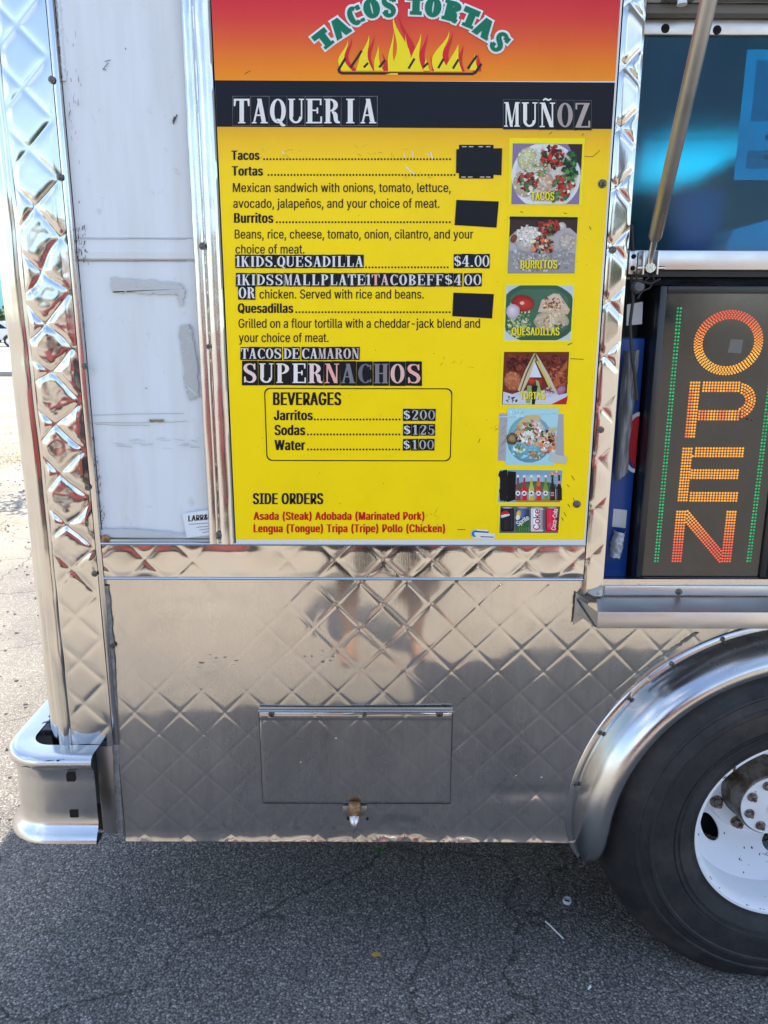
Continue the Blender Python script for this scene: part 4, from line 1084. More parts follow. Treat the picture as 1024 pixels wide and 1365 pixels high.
row('$200', 537, 581, 545, 561, gap=.2, cols=[(224, 224, 220), (196, 194, 190), (186, 182, 178), (170, 166, 162)]); row('$125', 537.5, 580.5, 565, 581, gap=.2, narrow='', cols=[(224, 224, 220), (190, 188, 184), (182, 178, 174), (170, 166, 162)]); row('$100', 537, 579.5, 585, 600.5, gap=.2, narrow='', cols=[(224, 224, 220), (190, 188, 184), (182, 178, 174), (170, 166, 162)])
# black tape over the old prices
def patch(fn): p = Print(YP - .0002, 6e-5); fn(p); p.build('price_patch', M_PRINT, MBD, smooth=0, color=True)
DK = (17, 19, 28)
def p1(p):
    p.rect(612, 193, 658, 238, (16, 17, 22))
    for v, us in ((195.5, (616, 625, 638, 648)), (236, (615, 624, 640, 648))):
        for u in us: p.rect(u, v - .6, u + 6, v + .6, (196, 196, 196))
    p.q([(608, 230.5), (635, 231.5), (668.5, 233.5), (669.5, 197.5), (608.5, 199)], DK)
patch(p1); patch(lambda p: p.q([(606, 300), (662, 303.5), (665, 268.5), (608.5, 266.5)], DK)); patch(lambda p: p.q([(603, 421.5), (656, 424.5), (658.5, 392), (604.5, 390)], DK))
# header lettering on its arc, flames and grill
HV = dict(t=.27, h=.20, sf=.085, sh=.17)
def arc_letter(p, ch, cu, cv, rot, hgt, wid, d, col):
    P = glyph(ch, **HV); xa = min(q[0] for g_ in P for q in g_); xb = max(q[0] for g_ in P for q in g_); s = wid / (xb - xa)
    c, sn = math.cos(R(rot)), math.sin(R(rot))
    for g_ in P:
        q = [((a - (xa + xb) / 2) * s, (b - .5) * hgt) for a, b in g_]
        if d: q = grow(q, d)
        p.q([(cu + x * c + y * sn, cv + x * sn - y * c) for x, y in q], col)
LET = [('T', 431, 52.5, -38, 25, 22), ('A', 452.5, 37, -33, 26, 24), ('C', 473.5, 20.5, -24, 26, 20), ('O', 495.5, 11, -13, 27, 22), ('S', 518.5, 8, -6, 27, 20),
       ('T', 553, 6, 2, 27, 22), ('O', 577.5, 9.5, 7, 27, 22), ('R', 602.5, 14.5, 14, 27, 23), ('T', 626, 23.5, 23, 26, 22), ('A', 645.5, 37, 31, 26, 24), ('S', 666, 56, 40, 26, 19)]
def tongue(p, b0, b1, by, tx, ty, bend, col):
    f = lambda u, v: (400 + u / 3.413, v / 3.413)
    L_ = []; Rr = []
    for i in range(11):
        t = i / 10; yv = by + (ty - by) * t; wgt = (1 - t) ** 1.25; cxx = (b0 + b1) / 2 * (1 - t) + tx * t + bend * math.sin(t * math.pi * 1.55)
        L_.append(f(cxx - (b1 - b0) / 2 * wgt, yv)); Rr.append(f(cxx + (b1 - b0) / 2 * wgt, yv))
    p.q(L_ + Rr[::-1][1:], col)
def flames(p):
    for a in [(205, 262, 322, 212, 172, -22), (296, 346, 322, 324, 158, -14), (368, 402, 322, 384, 238, 8), (450, 524, 325, 478, 66, 26), (536, 592, 325, 566, 148, -14), (602, 622, 322, 592, 250, 0), (640, 700, 325, 680, 138, -16), (690, 750, 325, 738, 204, -6), (784, 824, 325, 816, 244, 4), (262, 290, 322, 280, 270, 0)]: tongue(p, *a, (206, 42, 48))
    for a in [(190, 238, 322, 196, 180, -20), (268, 334, 322, 302, 158, -12), (338, 380, 322, 350, 204, -6), (398, 500, 325, 446, 72, 22), (402, 440, 325, 418, 138, -8), (498, 562, 325, 541, 150, -10), (612, 690, 325, 652, 140, -26), (655, 738, 325, 716, 200, -4), (770, 808, 320, 796, 244, 0), (254, 284, 322, 264, 284, 0), (560, 590, 322, 572, 262, 0), (470, 500, 325, 486, 150, 6)]: tongue(p, *a, (240, 218, 30))
def grill(p):
    f = lambda u, v: (400 + u / 3.413, v / 3.413); K = (44, 38, 40)
    p.line([f(*q) for q in [(206, 266), (176, 316), (180, 328), (192, 333), (480, 334), (785, 336), (798, 330), (824, 292)]], 3.3, K)
    for a, b, c, d in [(232, 305, 280, 232), (292, 305, 308, 288), (362, 305, 385, 275), (495, 310, 520, 268), (563, 305, 580, 288), (630, 308, 652, 270), (697, 310, 720, 272), (765, 310, 803, 255)]: p.line([f(a, b), f(c, d)], 3.0, K)
    p.q([f(388, 339), f(444, 341), f(446, 333), f(415, 333)], (242, 214, 40))
def logo(p):
    flames(p); grill(p)
    for l in LET: arc_letter(p, *l, 2.6, (226, 232, 232))
    for l in LET: arc_letter(p, *l, 0, (18, 112, 84))
p = Print(YP, 5e-6); logo(p); p.build('header_logo', M_PRINT, MBD, smooth=0, color=True)

# printed food pictures
YEL = (246, 226, 20)
def pic(fn, label=None):
    p = Print(YP, 2.5e-6); fn(p); o = p.build('food_picture', M_PRINT, MBD, smooth=0, color=True)
    if label: o['label'] = label
def mott(p, cu, cv, ru, rv, base, n, var=18, smin=.7, smax=2.6, clip=None):
    p.blobs(cu, cv, ru, rv, n, smin, smax, [tuple(max(0, min(255, b + d + rng.uniform(-6, 6))) for b in base) for d in [rng.uniform(-var, var) for _ in range(9)]], 2.2, clip)
def cap(p, s, u0, u1, v, c):
    text(p, s, u0 + .5, u1 + .5, v + .5, c, (60, 52, 24), .05); text(p, s, u0, u1, v, c, (240, 222, 40), .045)
def tacos(p):
    p.q([(677, 274), (777, 274), (780, 184), (679, 184)], YEL)
    p.q([(681.5, 272.5), (772, 272.5), (776.5, 192), (683.5, 191)], (134, 118, 158)); C = (681, 191, 774, 272)
    p.q([(757, 192), (776.5, 192), (775, 226)], (52, 40, 46))
    pts = []
    for i in range(40):
        t = 2 * math.pi * i / 40; u = 728 + 46 * math.cos(t); v = 235 + 45 * math.sin(t); pts.append((max(682, min(774, u)), max(192, min(272, v))))
    p.q(pts, (218, 222, 224)); p.q([(728 + (a - 728) * .9, 235 + (b - 235) * .86) for a, b in pts], (204, 202, 192))
    p.ell(703, 212, 13, 16, (206, 206, 160), .3); p.ell(699, 245, 15, 18, (206, 190, 160), 0); p.ell(727, 245, 12, 16, (214, 180, 150), 0)
    mott(p, 703, 212, 12, 15, (206, 206, 160), 70, 14); mott(p, 699, 245, 14, 17, (204, 190, 162), 90, 20); mott(p, 727, 245, 11, 15, (212, 184, 160), 80, 26); mott(p, 728, 230, 40, 36, (206, 205, 198), 120, 14, clip=C)
    p.blobs(736, 209, 16, 15, 120, 1.2, 3.4, [(96, 26, 24), (70, 30, 28), (176, 40, 34), (60, 44, 42), (200, 60, 44), (44, 70, 36)], clip=C)
    p.blobs(704, 241, 13, 14, 110, 1.0, 3.0, [(150, 34, 30), (110, 34, 28), (196, 60, 50), (70, 110, 60), (214, 204, 190), (90, 40, 34)], clip=C)
    p.blobs(752, 247, 15, 16, 130, 1.0, 3.2, [(184, 40, 34), (206, 60, 46), (120, 30, 28), (70, 120, 62), (220, 210, 200), (170, 84, 60)], clip=C)
    p.blobs(761, 222, 10, 22, 80, 1.6, 3.8, [(36, 74, 40), (52, 104, 52), (30, 50, 34), (84, 140, 74)], clip=C)
    p.blobs(722, 226, 10, 8, 40, 1.0, 3.0, [(222, 214, 206), (206, 150, 120), (90, 140, 70)], clip=C); p.blobs(742, 262, 14, 6, 40, 1.2, 3.2, [(70, 140, 64), (50, 110, 54), (190, 60, 46)], clip=C)
    cap(p, 'TACOS', 708, 739, 267, 11)
def burritos(p):
    p.q([(674, 367), (767, 367), (772, 285), (677, 285)], YEL)
    p.q([(676.5, 364.5), (766, 364.5), (770.5, 289.5), (680, 288.5)], (62, 44, 40)); C = (679, 289, 767, 364)
    p.q([(678, 364), (766, 364), (769, 312), (760, 304), (720, 302), (690, 306), (679, 316)], (176, 172, 172)); p.q([(677, 364), (766, 364), (767, 338), (720, 330), (678, 334)], (150, 146, 148))
    mott(p, 722, 345, 44, 18, (158, 154, 154), 200, 20, clip=C)
    p.blobs(722, 350, 42, 12, 120, .6, 1.8, [(190, 186, 184), (128, 124, 126), (164, 158, 156)], clip=C)
    p.ell(705, 318, 20, 17, (206, 198, 186), -.2, jit=.06); p.ell(703, 313, 16, 11, (220, 214, 204), -.2, jit=.05); p.ell(756, 322, 10, 12, (196, 188, 178), .2, jit=.08); p.ell(749, 302, 6, 6, (210, 202, 192))
    mott(p, 703, 314, 17, 14, (212, 204, 192), 120, 16); mott(p, 756, 322, 9, 10, (192, 182, 170), 60, 24)
    p.ell(685, 318, 4, 6, (132, 76, 54), .4); p.blobs(706, 318, 18, 14, 30, .4, 1.2, [(150, 130, 110), (120, 96, 80)], clip=C)
    p.blobs(732, 302, 14, 11, 90, 1.4, 3.4, [(188, 58, 44), (150, 40, 34), (90, 50, 40), (206, 84, 60), (92, 104, 52), (70, 34, 34)], clip=C)
    p.blobs(724, 326, 15, 12, 80, 1.2, 3.4, [(200, 96, 70), (176, 70, 54), (60, 54, 40), (206, 196, 150), (90, 60, 48), (214, 120, 90)], clip=C)
    p.q([(679, 292), (769, 292), (770.4, 289.5), (680, 288.5)], (30, 24, 26)); cap(p, 'BURRITOS', 694, 743, 358, 11)
def quesad(p):
    p.q([(669, 457), (763, 457), (767, 377), (672, 377)], YEL)
    p.q([(672.5, 453.5), (760.5, 454), (765, 380.5), (675, 380)], (196, 204, 206)); C = (675, 380, 762, 454)
    pts = []
    for i in range(40):
        t = 2 * math.pi * i / 40; u = 718 + 54 * math.cos(t); v = 417 + 41 * math.sin(t); k_ = (v - 380) / 74; pts.append((max(675.4 - 2.6 * k_, min(764.6 - 4 * k_, u)), max(380.3, min(453.6, v))))
    p.q(pts, (58, 92, 72)); p.q([(718 + (a - 718) * .88, 417 + (b - 417) * .86) for a, b in pts], (70, 108, 84))
    p.blobs(690, 426, 18, 24, 260, .8, 2.4, [(196, 204, 150), (150, 164, 100), (170, 184, 124), (206, 208, 176), (120, 140, 80)], clip=C)
    p.ell(735, 428, 23, 14, (206, 190, 160), 0, jit=.05); p.q([(717, 416), (722, 400), (738, 391), (746, 392), (760, 413), (757, 419), (730, 417)], (204, 178, 150)); p.q([(720, 414), (724, 401), (738, 393), (745, 394), (757, 413)], (214, 192, 168))
    mott(p, 735, 428, 21, 12, (202, 184, 150), 120, 22); mott(p, 740, 406, 15, 9, (208, 184, 156), 90, 20, clip=(720, 393, 756, 416))
    p.blobs(737, 405, 15, 9, 50, .5, 2.2, [(168, 110, 70), (150, 96, 70), (190, 150, 116), (120, 70, 50)], clip=C); p.blobs(733, 428, 18, 8, 36, .5, 1.8, [(176, 130, 90), (224, 208, 180)], clip=C)
    mott(p, 748, 440, 10, 8, (70, 108, 84), 30, 10)
    p.ell(697, 404, 15, 11, (176, 40, 36), .1, jit=.06); p.ell(700, 406, 11, 8, (200, 58, 48), .1); p.ell(696, 404, 3, 2.2, (236, 190, 170)); p.ell(684, 415, 9, 10, (214, 204, 214), .1, jit=.05)
    cap(p, 'QUESADILLAS', 682.5, 746, 447, 10.5)
def tortas(p):
    p.q([(665, 542), (757, 542), (761, 466), (668, 466)], YEL)
    p.q([(669, 539.5), (755, 539), (759, 469), (672, 469)], (112, 48, 34)); C = (671, 469, 757, 539)
    p.blobs(690, 482, 18, 12, 50, 2, 5, [(90, 34, 26), (134, 62, 40), (70, 28, 24)], clip=C); p.blobs(742, 484, 18, 14, 60, 2, 5, [(96, 34, 26), (140, 60, 38), (110, 44, 32)], clip=C)
    p.ell(684, 508, 12, 13, (176, 102, 64), -.3); p.ell(681, 506, 8, 7, (196, 126, 86), -.3); p.q([(733, 516), (756, 480), (757, 505), (740, 526)], (172, 92, 56)); p.q([(745, 500), (757, 490), (757, 512), (748, 518)], (120, 48, 32))
    mott(p, 682, 508, 11, 12, (184, 112, 74), 90, 26, clip=C); mott(p, 744, 505, 12, 16, (160, 84, 52), 90, 34, clip=C); mott(p, 714, 480, 40, 9, (104, 42, 30), 90, 24, clip=C)
    p.ell(713, 538, 42, 18, (196, 196, 208), 0, 30, 180, 360); p.q([(670, 539), (755, 539), (756, 524), (713, 534), (671, 522)], (202, 204, 214)); p.blobs(682, 533, 8, 4, 14, 1, 2, [(60, 60, 66), (80, 70, 66)], clip=C)
    p.q([(735, 539), (755, 539), (757, 528)], (190, 30, 36)); p.ell(748, 520, 7, 5, (180, 120, 150), -.7)
    p.q([(712.5, 470), (700, 494), (690, 520), (696, 524), (708, 500), (714, 480)], (206, 188, 150)); p.q([(713.5, 470), (722, 492), (734, 520), (744, 526), (732, 500), (718, 476)], (204, 190, 156))
    p.line([(713, 474), (702, 498), (694, 521)], 1.8, (90, 96, 50)); p.line([(714, 476), (724, 498), (737, 522)], 2.2, (120, 104, 60)); p.line([(716, 482), (727, 503), (733, 516)], 2.6, (206, 190, 90))
    p.q([(713, 482), (706, 503), (722, 503)], (214, 220, 232)); p.ell(709, 508, 5, 4, (200, 60, 40)); p.ell(720, 510, 4, 6, (170, 44, 38), .3); p.q([(703, 514), (709, 514), (707, 538), (701, 537)], (140, 164, 100)); p.q([(714, 506), (718, 508), (722, 524), (717, 524)], (150, 176, 110)); p.q([(709, 514), (717, 514), (713, 539), (709, 539)], (26, 28, 22))
    p.blobs(732, 522, 8, 5, 24, .8, 2, [(184, 140, 160), (206, 190, 200), (150, 90, 120)], clip=C); cap(p, 'TORTAS', 693, 727, 532, 9.5)
def shrimp(p):
    p.q([(664, 614), (752, 616), (751, 552), (666, 551)], (168, 168, 172))
    for _ in range(14): u = rng.uniform(666, 674); v = rng.uniform(556, 606); p.line([(u, v), (u + 5, v - rng.uniform(2, 6))], .8, (140, 138, 140))
    p.q([(674, 619.5), (739, 620.5), (745, 544.5), (677, 543.5)], (170, 212, 218)); C = (676, 546, 742, 619)
    for v in (556, 574): p.line([(677, v), (742, v - 5)], .8, (148, 192, 200))
    p.ell(706, 586, 30, 31, (120, 178, 196), .2); p.ell(706, 583, 29, 29, (142, 198, 214), .2); p.ell(706, 586, 24, 24, (130, 190, 208), .2)
    mott(p, 706, 600, 26, 12, (134, 192, 210), 60, 9); mott(p, 690, 552, 12, 5, (170, 212, 218), 30, 9)
    p.ell(683, 585, 8, 8, (120, 96, 62), .4, jit=.15); p.ell(683, 585, 5, 5, (168, 140, 96), .4, jit=.15); p.line([(677, 589), (687, 591)], 1.2, (60, 48, 30))
    p.ell(708, 572, 21, 18, (206, 182, 120), -.7, 26, 150, 350); p.ell(708, 576, 19, 17, (226, 222, 212), -.6, jit=.1)
    p.blobs(706, 577, 19, 17, 150, .8, 2.8, [(232, 232, 230), (210, 140, 100), (196, 110, 76), (120, 150, 80), (90, 120, 70), (240, 236, 230), (222, 170, 130), (50, 50, 44)], clip=C)
    p.q([(712, 596), (718, 582), (730, 572), (744, 570), (740, 575), (728, 580), (720, 594)], (204, 176, 120)); p.ell(730, 588, 13, 14, (222, 206, 186), .3, jit=.1)
    p.blobs(731, 589, 12, 15, 110, .8, 3.0, [(214, 140, 96), (232, 180, 140), (230, 232, 230), (110, 140, 76), (196, 110, 70), (50, 48, 44)], clip=C); p.blobs(714, 606, 10, 5, 40, .8, 2.4, [(200, 130, 90), (110, 130, 70), (226, 220, 210)], clip=C); p.blobs(692, 598, 8, 6, 40, .8, 2.4, [(150, 180, 110), (230, 234, 230), (110, 140, 80)], clip=C)
    p.q([(735, 604), (756, 609), (754, 619), (732, 614)], (190, 194, 186)); p.line([(664, 556), (690, 554)], 1.5, (198, 214, 216))
def bottles(p):
    p.q([(660, 673), (749, 671), (752, 624), (663, 624)], YEL)
    p.q([(664, 669.5), (747, 669.5), (750, 627), (667, 626)], (128, 160, 186)); p.ell(714, 640, 26, 10, (160, 190, 206)); p.ell(714, 649, 30, 7, (84, 110, 70), 0, jit=.1); p.q([(688, 669.4), (747, 669.4), (747, 665), (688, 665)], (184, 122, 60))
    p.blobs(740, 631, 8, 3, 14, 1, 2.5, [(206, 150, 120), (220, 190, 170)], clip=(690, 625, 750, 668))
    for u, c in [(690.5, (120, 74, 78)), (699, (190, 40, 56)), (708.5, (196, 176, 84)), (718, (186, 60, 50)), (727.5, (120, 146, 60)), (736.5, (36, 40, 30)), (745.5, (40, 26, 26))]:
        p.q([(u - 3.7, 667), (u + 3.7, 667), (u + 3.7, 652), (u + 1.5, 645), (u + 1.2, 636), (u - 1.2, 636), (u - 1.5, 645), (u - 3.7, 652)], c); p.rect(u - 1.6, 633.2, u + 1.6, 636.4, (226, 226, 226) if u < 735 else (60, 60, 60))
        p.line([(u - 2.4, 652), (u - 2.4, 665)], .7, tuple(min(255, x + 60) for x in c))
        if u < 732: p.ell(u, 657.5, 3.2, 3.4, (226, 224, 218)); p.q([(u - 2, 658.6), (u + 2, 658.6), (u, 655.4)], (36, 34, 40))
    p.rect(733.6, 655, 739, 663, (120, 40, 40)); p.rect(743, 641, 748.6, 645, (214, 140, 150)); p.line([(734.4, 657), (738.4, 657)], .9, (226, 210, 200)); p.line([(734.4, 660), (738.4, 660)], .9, (226, 210, 200))
    p.ell(718, 645, 2.6, 3.6, (214, 110, 50), .2); rag(p, [(665, 628), (677, 626), (677, 669), (667, 668)], (26, 24, 26), 1.3, 9); p.q([(676, 669.5), (687, 666), (688, 629), (677, 628)], (18, 17, 20))
def cans(p):
    p.q([(663, 714), (746, 714), (749, 673), (664, 673)], YEL)
    p.q([(665.5, 710.5), (744, 710.5), (747, 675), (667, 674.5)], (92, 96, 98))
    X = [676.5, 696.5, 716, 736]
    for u, c in zip(X, [(26, 24, 28), (70, 84, 130), (212, 196, 196), (190, 24, 50)]):
        p.q([(u - 7.5, 708.5), (u - 8.8, 706), (u - 8.8, 679.5), (u - 7, 676.5), (u + 7, 676.5), (u + 8.8, 679.5), (u + 8.8, 706), (u + 7.5, 708.5)], c)
        dk = tuple(x * .45 for x in c); lt = tuple(min(255, x * 1.25 + 14) for x in c)
        p.q([(u - 8.8, 706), (u - 3, 706), (u - 3, 679), (u - 8.8, 679.5)], (dk, lt, lt, dk)); p.q([(u - 3, 706), (u + 8.8, 706), (u + 8.8, 679.5), (u - 3, 679)], (lt, dk, dk, lt)); p.ell(u, 676.8, 7, 1.3, (170, 172, 178))
    u = X[0]; p.ell(u - 3, 687, 6, 6, (214, 216, 222)); p.ell(u - 3, 687, 6, 6, (206, 30, 44), -.35, 12, 180, 360); p.ell(u - 3, 687, 6, 6, (26, 30, 60), -.3, 12, 20, 160); p.line([(u - 8.4, 688), (u - 3, 686.4), (u + 2.6, 686.2)], 1.5, (226, 226, 230)); p.line([(u + 6, 680), (u + 6, 705)], .9, (70, 68, 72))
    u = X[1]; p.q([(u - 8.6, 706), (u - 7.5, 708.4), (u + 7.5, 708.4), (u + 8.6, 706), (u + 8.6, 690), (u - 8.6, 702)], (52, 100, 46)); p.ell(u - 5, 685, 3.4, 5, (226, 190, 80), .2); p.ell(u - 6, 690, 2.8, 4, (226, 224, 210))
    vs_, fs_ = glyphs('Sprite', .03)
    def rtext(s, cu, cv, ang, ln, h_, col, off=.05):
        vs_, fs_ = glyphs(s, 0.0); xa = min(q[0] for q in vs_); xb = max(q[0] for q in vs_); yv = p.y - p.k * p.dy; p.k += 1; o = []
        for sh in (-.5, 0, .5):
            o = []
            for a, b in vs_:
                x = ((a - xa) / (xb - xa) - .5) * ln + sh * off * 12; q = (b / CAP - .5) * h_
                o.append((W(cu + x * math.cos(ang) + q * math.sin(ang), cv + x * math.sin(ang) - q * math.cos(ang), yv)))
            p.add([(a, yv, b) for a, b in o], fs_, 0, lin(col)); yv -= p.dy; p.k += 1
    p.q([(u - 8.7, 703), (u + 8.4, 692), (u + 8.4, 684), (u - 8.7, 695)], (40, 60, 96)); rtext('Sprite', u + .2, 694, R(-33), 18, 6.5, (222, 224, 222), .045)
    for q in range(5): p.line([(u - 4 + q * 3, 703), (u - 4 + q * 3, 707.5)], .7, (110, 150, 80))
    u = X[2]; p.rect(u - 8, 679, u - 6, 706, (226, 214, 214)); rtext('Coke', u - .5, 692.5, R(-90), 27, 9, (180, 28, 50), .05); p.line([(u + 6.5, 680), (u + 6.5, 705)], 1.2, (176, 150, 156))
    u = X[3]; rtext('Coca-Cola', u + 3.2, 692.5, R(-84), 28, 6, (236, 220, 224), .04); p.line([(u - 6, 680), (u - 6, 705)], 1.4, (220, 60, 84)); p.ell(u - 3, 700, 2, 3, (214, 90, 100))
pic(tacos); pic(burritos); pic(quesad); pic(tortas); pic(shrimp); pic(bottles); pic(cans)
def stk(p):
    p.ell(634, 711.5, 6.5, 6, (222, 228, 230)); p.q([(630, 717.5), (659, 718.5), (660, 712), (652, 710.5), (650, 706), (634, 705.5)], (222, 228, 230)); p.ell(634, 711.5, 5, 4.6, (40, 116, 186), 0, 16, 90, 300); p.ell(635.5, 711.5, 3.2, 3, (222, 228, 230))
    p.line([(634, 708.5), (651, 709.5)], 1.8, (36, 60, 50)); p.line([(641, 715.4), (658, 716)], 1.4, (70, 96, 120))
line_part(stk, 'maker_sticker')
def smudge(p):
    for _ in range(70):
        c = rng.choice([(372, 204, 26, 10), (505, 204, 34, 10), (550, 235, 20, 8), (600, 480, 30, 12), (570, 690, 18, 16), (660, 570, 12, 8), (410, 660, 16, 8)])
        u, v = rng.gauss(c[0], c[2] * .6), rng.gauss(c[1], c[3] * .5); l = rng.uniform(1.5, 7); a = rng.uniform(-1.2, 1.2)
        p.line([(u, v), (u + l * math.cos(a), v + l * math.sin(a))], rng.uniform(.3, .7), rng.choice([(196, 170, 30), (176, 150, 36), (206, 182, 24)]))
    for a in [(376, 202, 379, 205), (538, 206, 541, 209), (574, 203, 577, 212), (570, 205, 572, 207), (549, 202, 551, 204), (549, 206, 551, 208), (541, 222, 547, 228), (548, 228, 553, 232)]:
        p.line([(a[0], a[1]), (a[2], a[3])], 2.0, (226, 222, 186))
    for a in [(776, 208, 790, 209), (790, 209, 796, 204), (796, 204, 800, 200), (732, 179, 736, 176), (776, 181, 778, 178), (752, 284, 756, 285), (786, 302, 788, 306), (760, 478, 778, 479), (757, 460, 763, 457), (329, 97, 334, 94), (326, 99, 330, 96), (640, 585, 638, 590), (610, 706, 620, 706), (762, 634, 766, 640), (752, 683, 755, 688), (757, 672, 760, 676), (764, 664, 766, 668), (749, 690, 751, 694), (756, 646, 759, 649), (694, 282, 697, 283), (684, 209, 700, 210), (652, 717, 656, 718)]:
        p.line([(a[0], a[1]), (a[2], a[3])], rng.uniform(.5, 1.1), (84, 70, 30))
    for _ in range(60): p.ell(rng.uniform(320, 790), rng.uniform(180, 715), rng.uniform(.2, .7), rng.uniform(.2, .6), rng.choice([(150, 128, 30), (110, 92, 30)]), 0, 6)
p = Print(YB - .0003, 2e-6); smudge(p); p.build('board_scuffs', M_PRINT, MBD, smooth=0, color=True)
for u, v in [(803, 245), (769, 672)]: screw(u, v, YB - .0006, .0046, MBD, name='board_screw')

# ------------------------------------------------------------------ notice tucked behind the trim
pn = Print(-0.003, 8e-5)
pn.q([(249, 717), (283, 713), (281, 679), (243, 685)], (222, 226, 230))
text(pn, 'LARR&F', 251, 282, 695, 7.5, (30, 28, 30), .05, 692.5)
for v, a, b in [(699, 252, 280), (703, 262, 281), (706.5, 266, 281), (710, 270, 281)]: pn.line([(a, v), (b, v - 2)], .8, (120, 128, 140))
tag(pn.build('paper_notice', M_PRINT, smooth=0, color=True), 'small torn white paper notice with black print at the foot of the white panel', 'notice')

# ------------------------------------------------------------------ OPEN sign
YS = 0.004
c_tl, c_bl, c_br = W3(882, 381, YS), W3(848, 770, YS), W3(1021.5, 766, YS)
SX0 = c_bl.x; SX1 = c_br.x; SZ0 = sz1 + .002; SZ1 = c_tl.z
OS = empty('open_sign', ((SX0 + SX1) / 2, 0.06, SZ0), 'black upright LED sign reading OPEN standing on the serving window sill', 'sign')
m = MB(); fr = .013
m.box(SX0, SX1, YS + .012, YS + .125, SZ0, SZ1, .004)
m.box(SX0, SX0 + fr, YS, YS + .0118, SZ0, SZ1, .002); m.box(SX1 - fr, SX1, YS, YS + .0118, SZ0, SZ1, .002)
m.box(SX0 + fr + .0002, SX1 - fr - .0002, YS, YS + .0118, SZ0, SZ0 + fr, .002); m.box(SX0 + fr + .0002, SX1 - fr - .0002, YS, YS + .0118, SZ1 - fr, SZ1, .002)
m.build('sign_case', M_BLACK, OS)
def facemat():
    m = mat('smoked_acrylic', (0.02, 0.02, 0.02), 0.1); b = bsdf(m)
    n = noise_tex(m, 16, 6, .7); r = ramp(m, n.outputs['Fac'], [(.35, (.05,) * 3), (.7, (.17,) * 3)]); LK(m, r.outputs[0], b.inputs['Roughness'])
    n2 = noise_tex(m, 9, 8, .75); LK(m, ramp(m, n2.outputs['Fac'], [(.35, (0.010, 0.010, 0.011)), (.75, (0.030, 0.028, 0.026))]).outputs[0], b.inputs['Base Color'])
    b.inputs['Specular IOR Level'].default_value = .75
    return m
m = MB(); m.box(SX0 + fr + .0004, SX1 - fr - .0004, YS + .006, YS + .0116, SZ0 + fr + .0004, SZ1 - fr - .0004); m.build('sign_face', facemat(), OS, smooth=0)
def ledmat():
    m = mat('led_lens', (1, 1, 1), .25); b = bsdf(m); a = N(m, 'ShaderNodeVertexColor'); a.layer_name = 'Col'
    LK(m, a.outputs['Color'], b.inputs['Base Color']); LK(m, a.outputs['Color'], b.inputs['Emission Color']); b.inputs['Emission Strength'].default_value = 0.22
    return m
M_LED = ledmat(); YL = YS + .006; PT = .0056
def dot(m, x, z, r, col):
    vs = []; n = 8
    for rr, hh in ((1, 0), (.85, .5), (.45, .85)):
        for q in range(n): t = 2 * math.pi * q / n; vs.append((x + r * rr * math.cos(t), YL - r * hh, z + r * rr * math.sin(t)))
    vs.append((x, YL - r, z)); fs = []
    for l in range(2):
        for q in range(n): fs.append((l * n + q, l * n + (q + 1) % n, (l + 1) * n + (q + 1) % n, (l + 1) * n + q))
    for q in range(n): fs.append((2 * n + q, 2 * n + (q + 1) % n, 3 * n))
    m.add(vs, fs, 0, lin(col))
def lerp(a, b, t): return tuple(x + (y - x) * max(0, min(1, t)) for x, y in zip(a, b))
OR_, RD_ = (250, 176, 60), (226, 92, 62)
def ledpart(name, pts, colf, r=.0023):
    m = MB()
    for x, z in pts: dot(m, x, z, r, colf(x, z))
    m.build(name, M_LED, OS, smooth=80, color=True)
def Ws(u, v): return W(u, v, YL)
def band(x0, z0, x1, z1, rows):
    """rows of dots across the strip from p0 to p1"""
    d = Vector((x1 - x0, z1 - z0)); n = int(d.length / PT); e = d.normalized(); nn = Vector((-e.y, e.x))
    return [(x0 + e.x * d.length * i / n + nn.x * PT * .95 * (k - (rows - 1) / 2), z0 + e.y * d.length * i / n + nn.y * PT * .95 * (k - (rows - 1) / 2)) for i in range(n + 1) for k in range(rows)]
# O
oc = Ws(971, 457); orx = (Ws(1016, 457)[0] - Ws(926, 457)[0]) / 2; orz = (Ws(971, 411)[1] - Ws(971, 496)[1]) / 2
pts = []
for k in range(5):
    a, b = orx - k * PT * .62, orz - k * PT * .62
    n = int(math.pi * (a + b) / PT)
    pts += [(oc[0] + a * math.cos(2 * math.pi * (i + k * .5) / n), oc[1] + b * math.sin(2 * math.pi * (i + k * .5) / n)) for i in range(n)]
ledpart('led_letter', pts, lambda x, z: lerp(OR_, RD_, (z - oc[1] + .02) / .07 if math.hypot((x - oc[0]) / orx, (z - oc[1]) / orz) > .72 else .1), .0019)
def uniq(pts, d=.0042):
    o = []
    for p_ in pts:
        if all((p_[0] - q[0]) ** 2 + (p_[1] - q[1]) ** 2 > d * d for q in o): o.append(p_)
    return o
def W2(u, v): return Vector(Ws(u, v))
def hb(u0, u1, v, rows): (x0, z0), (x1, _) = Ws(u0, v), Ws(u1, v); return band(x0, z0, x1, z0, rows)
def vb(u, v0, v1, rows, u2=None): (x0, z0), (x1, z1) = Ws(u, v0), Ws(u if u2 is None else u2, v1); x = (x0 + x1) / 2; return band(x, z0, x, z1, rows)
# P
pts = vb(926.5, 510, 582, 4, 920); pts += hb(934, 985, 515.5, 4)[:]; pts += hb(932, 984, 553.5, 4)
pc = W2(983.5, 534.5); pr1 = (Ws(983, 512)[1] - Ws(983, 557)[1]) / 2
for k in range(4):
    r_ = pr1 - k * PT * .95; n = int(math.pi * r_ / PT); pts += [(pc.x + r_ * math.cos(R(-90 + 180 * i / n)), pc.y + r_ * math.sin(R(-90 + 180 * i / n))) for i in range(n + 1)]
ledpart('led_letter', uniq(pts), lambda x, z: lerp(OR_, (236, 124, 60), .5 + .5 * math.sin(x * 900) if z < pc.y + .02 else .2))
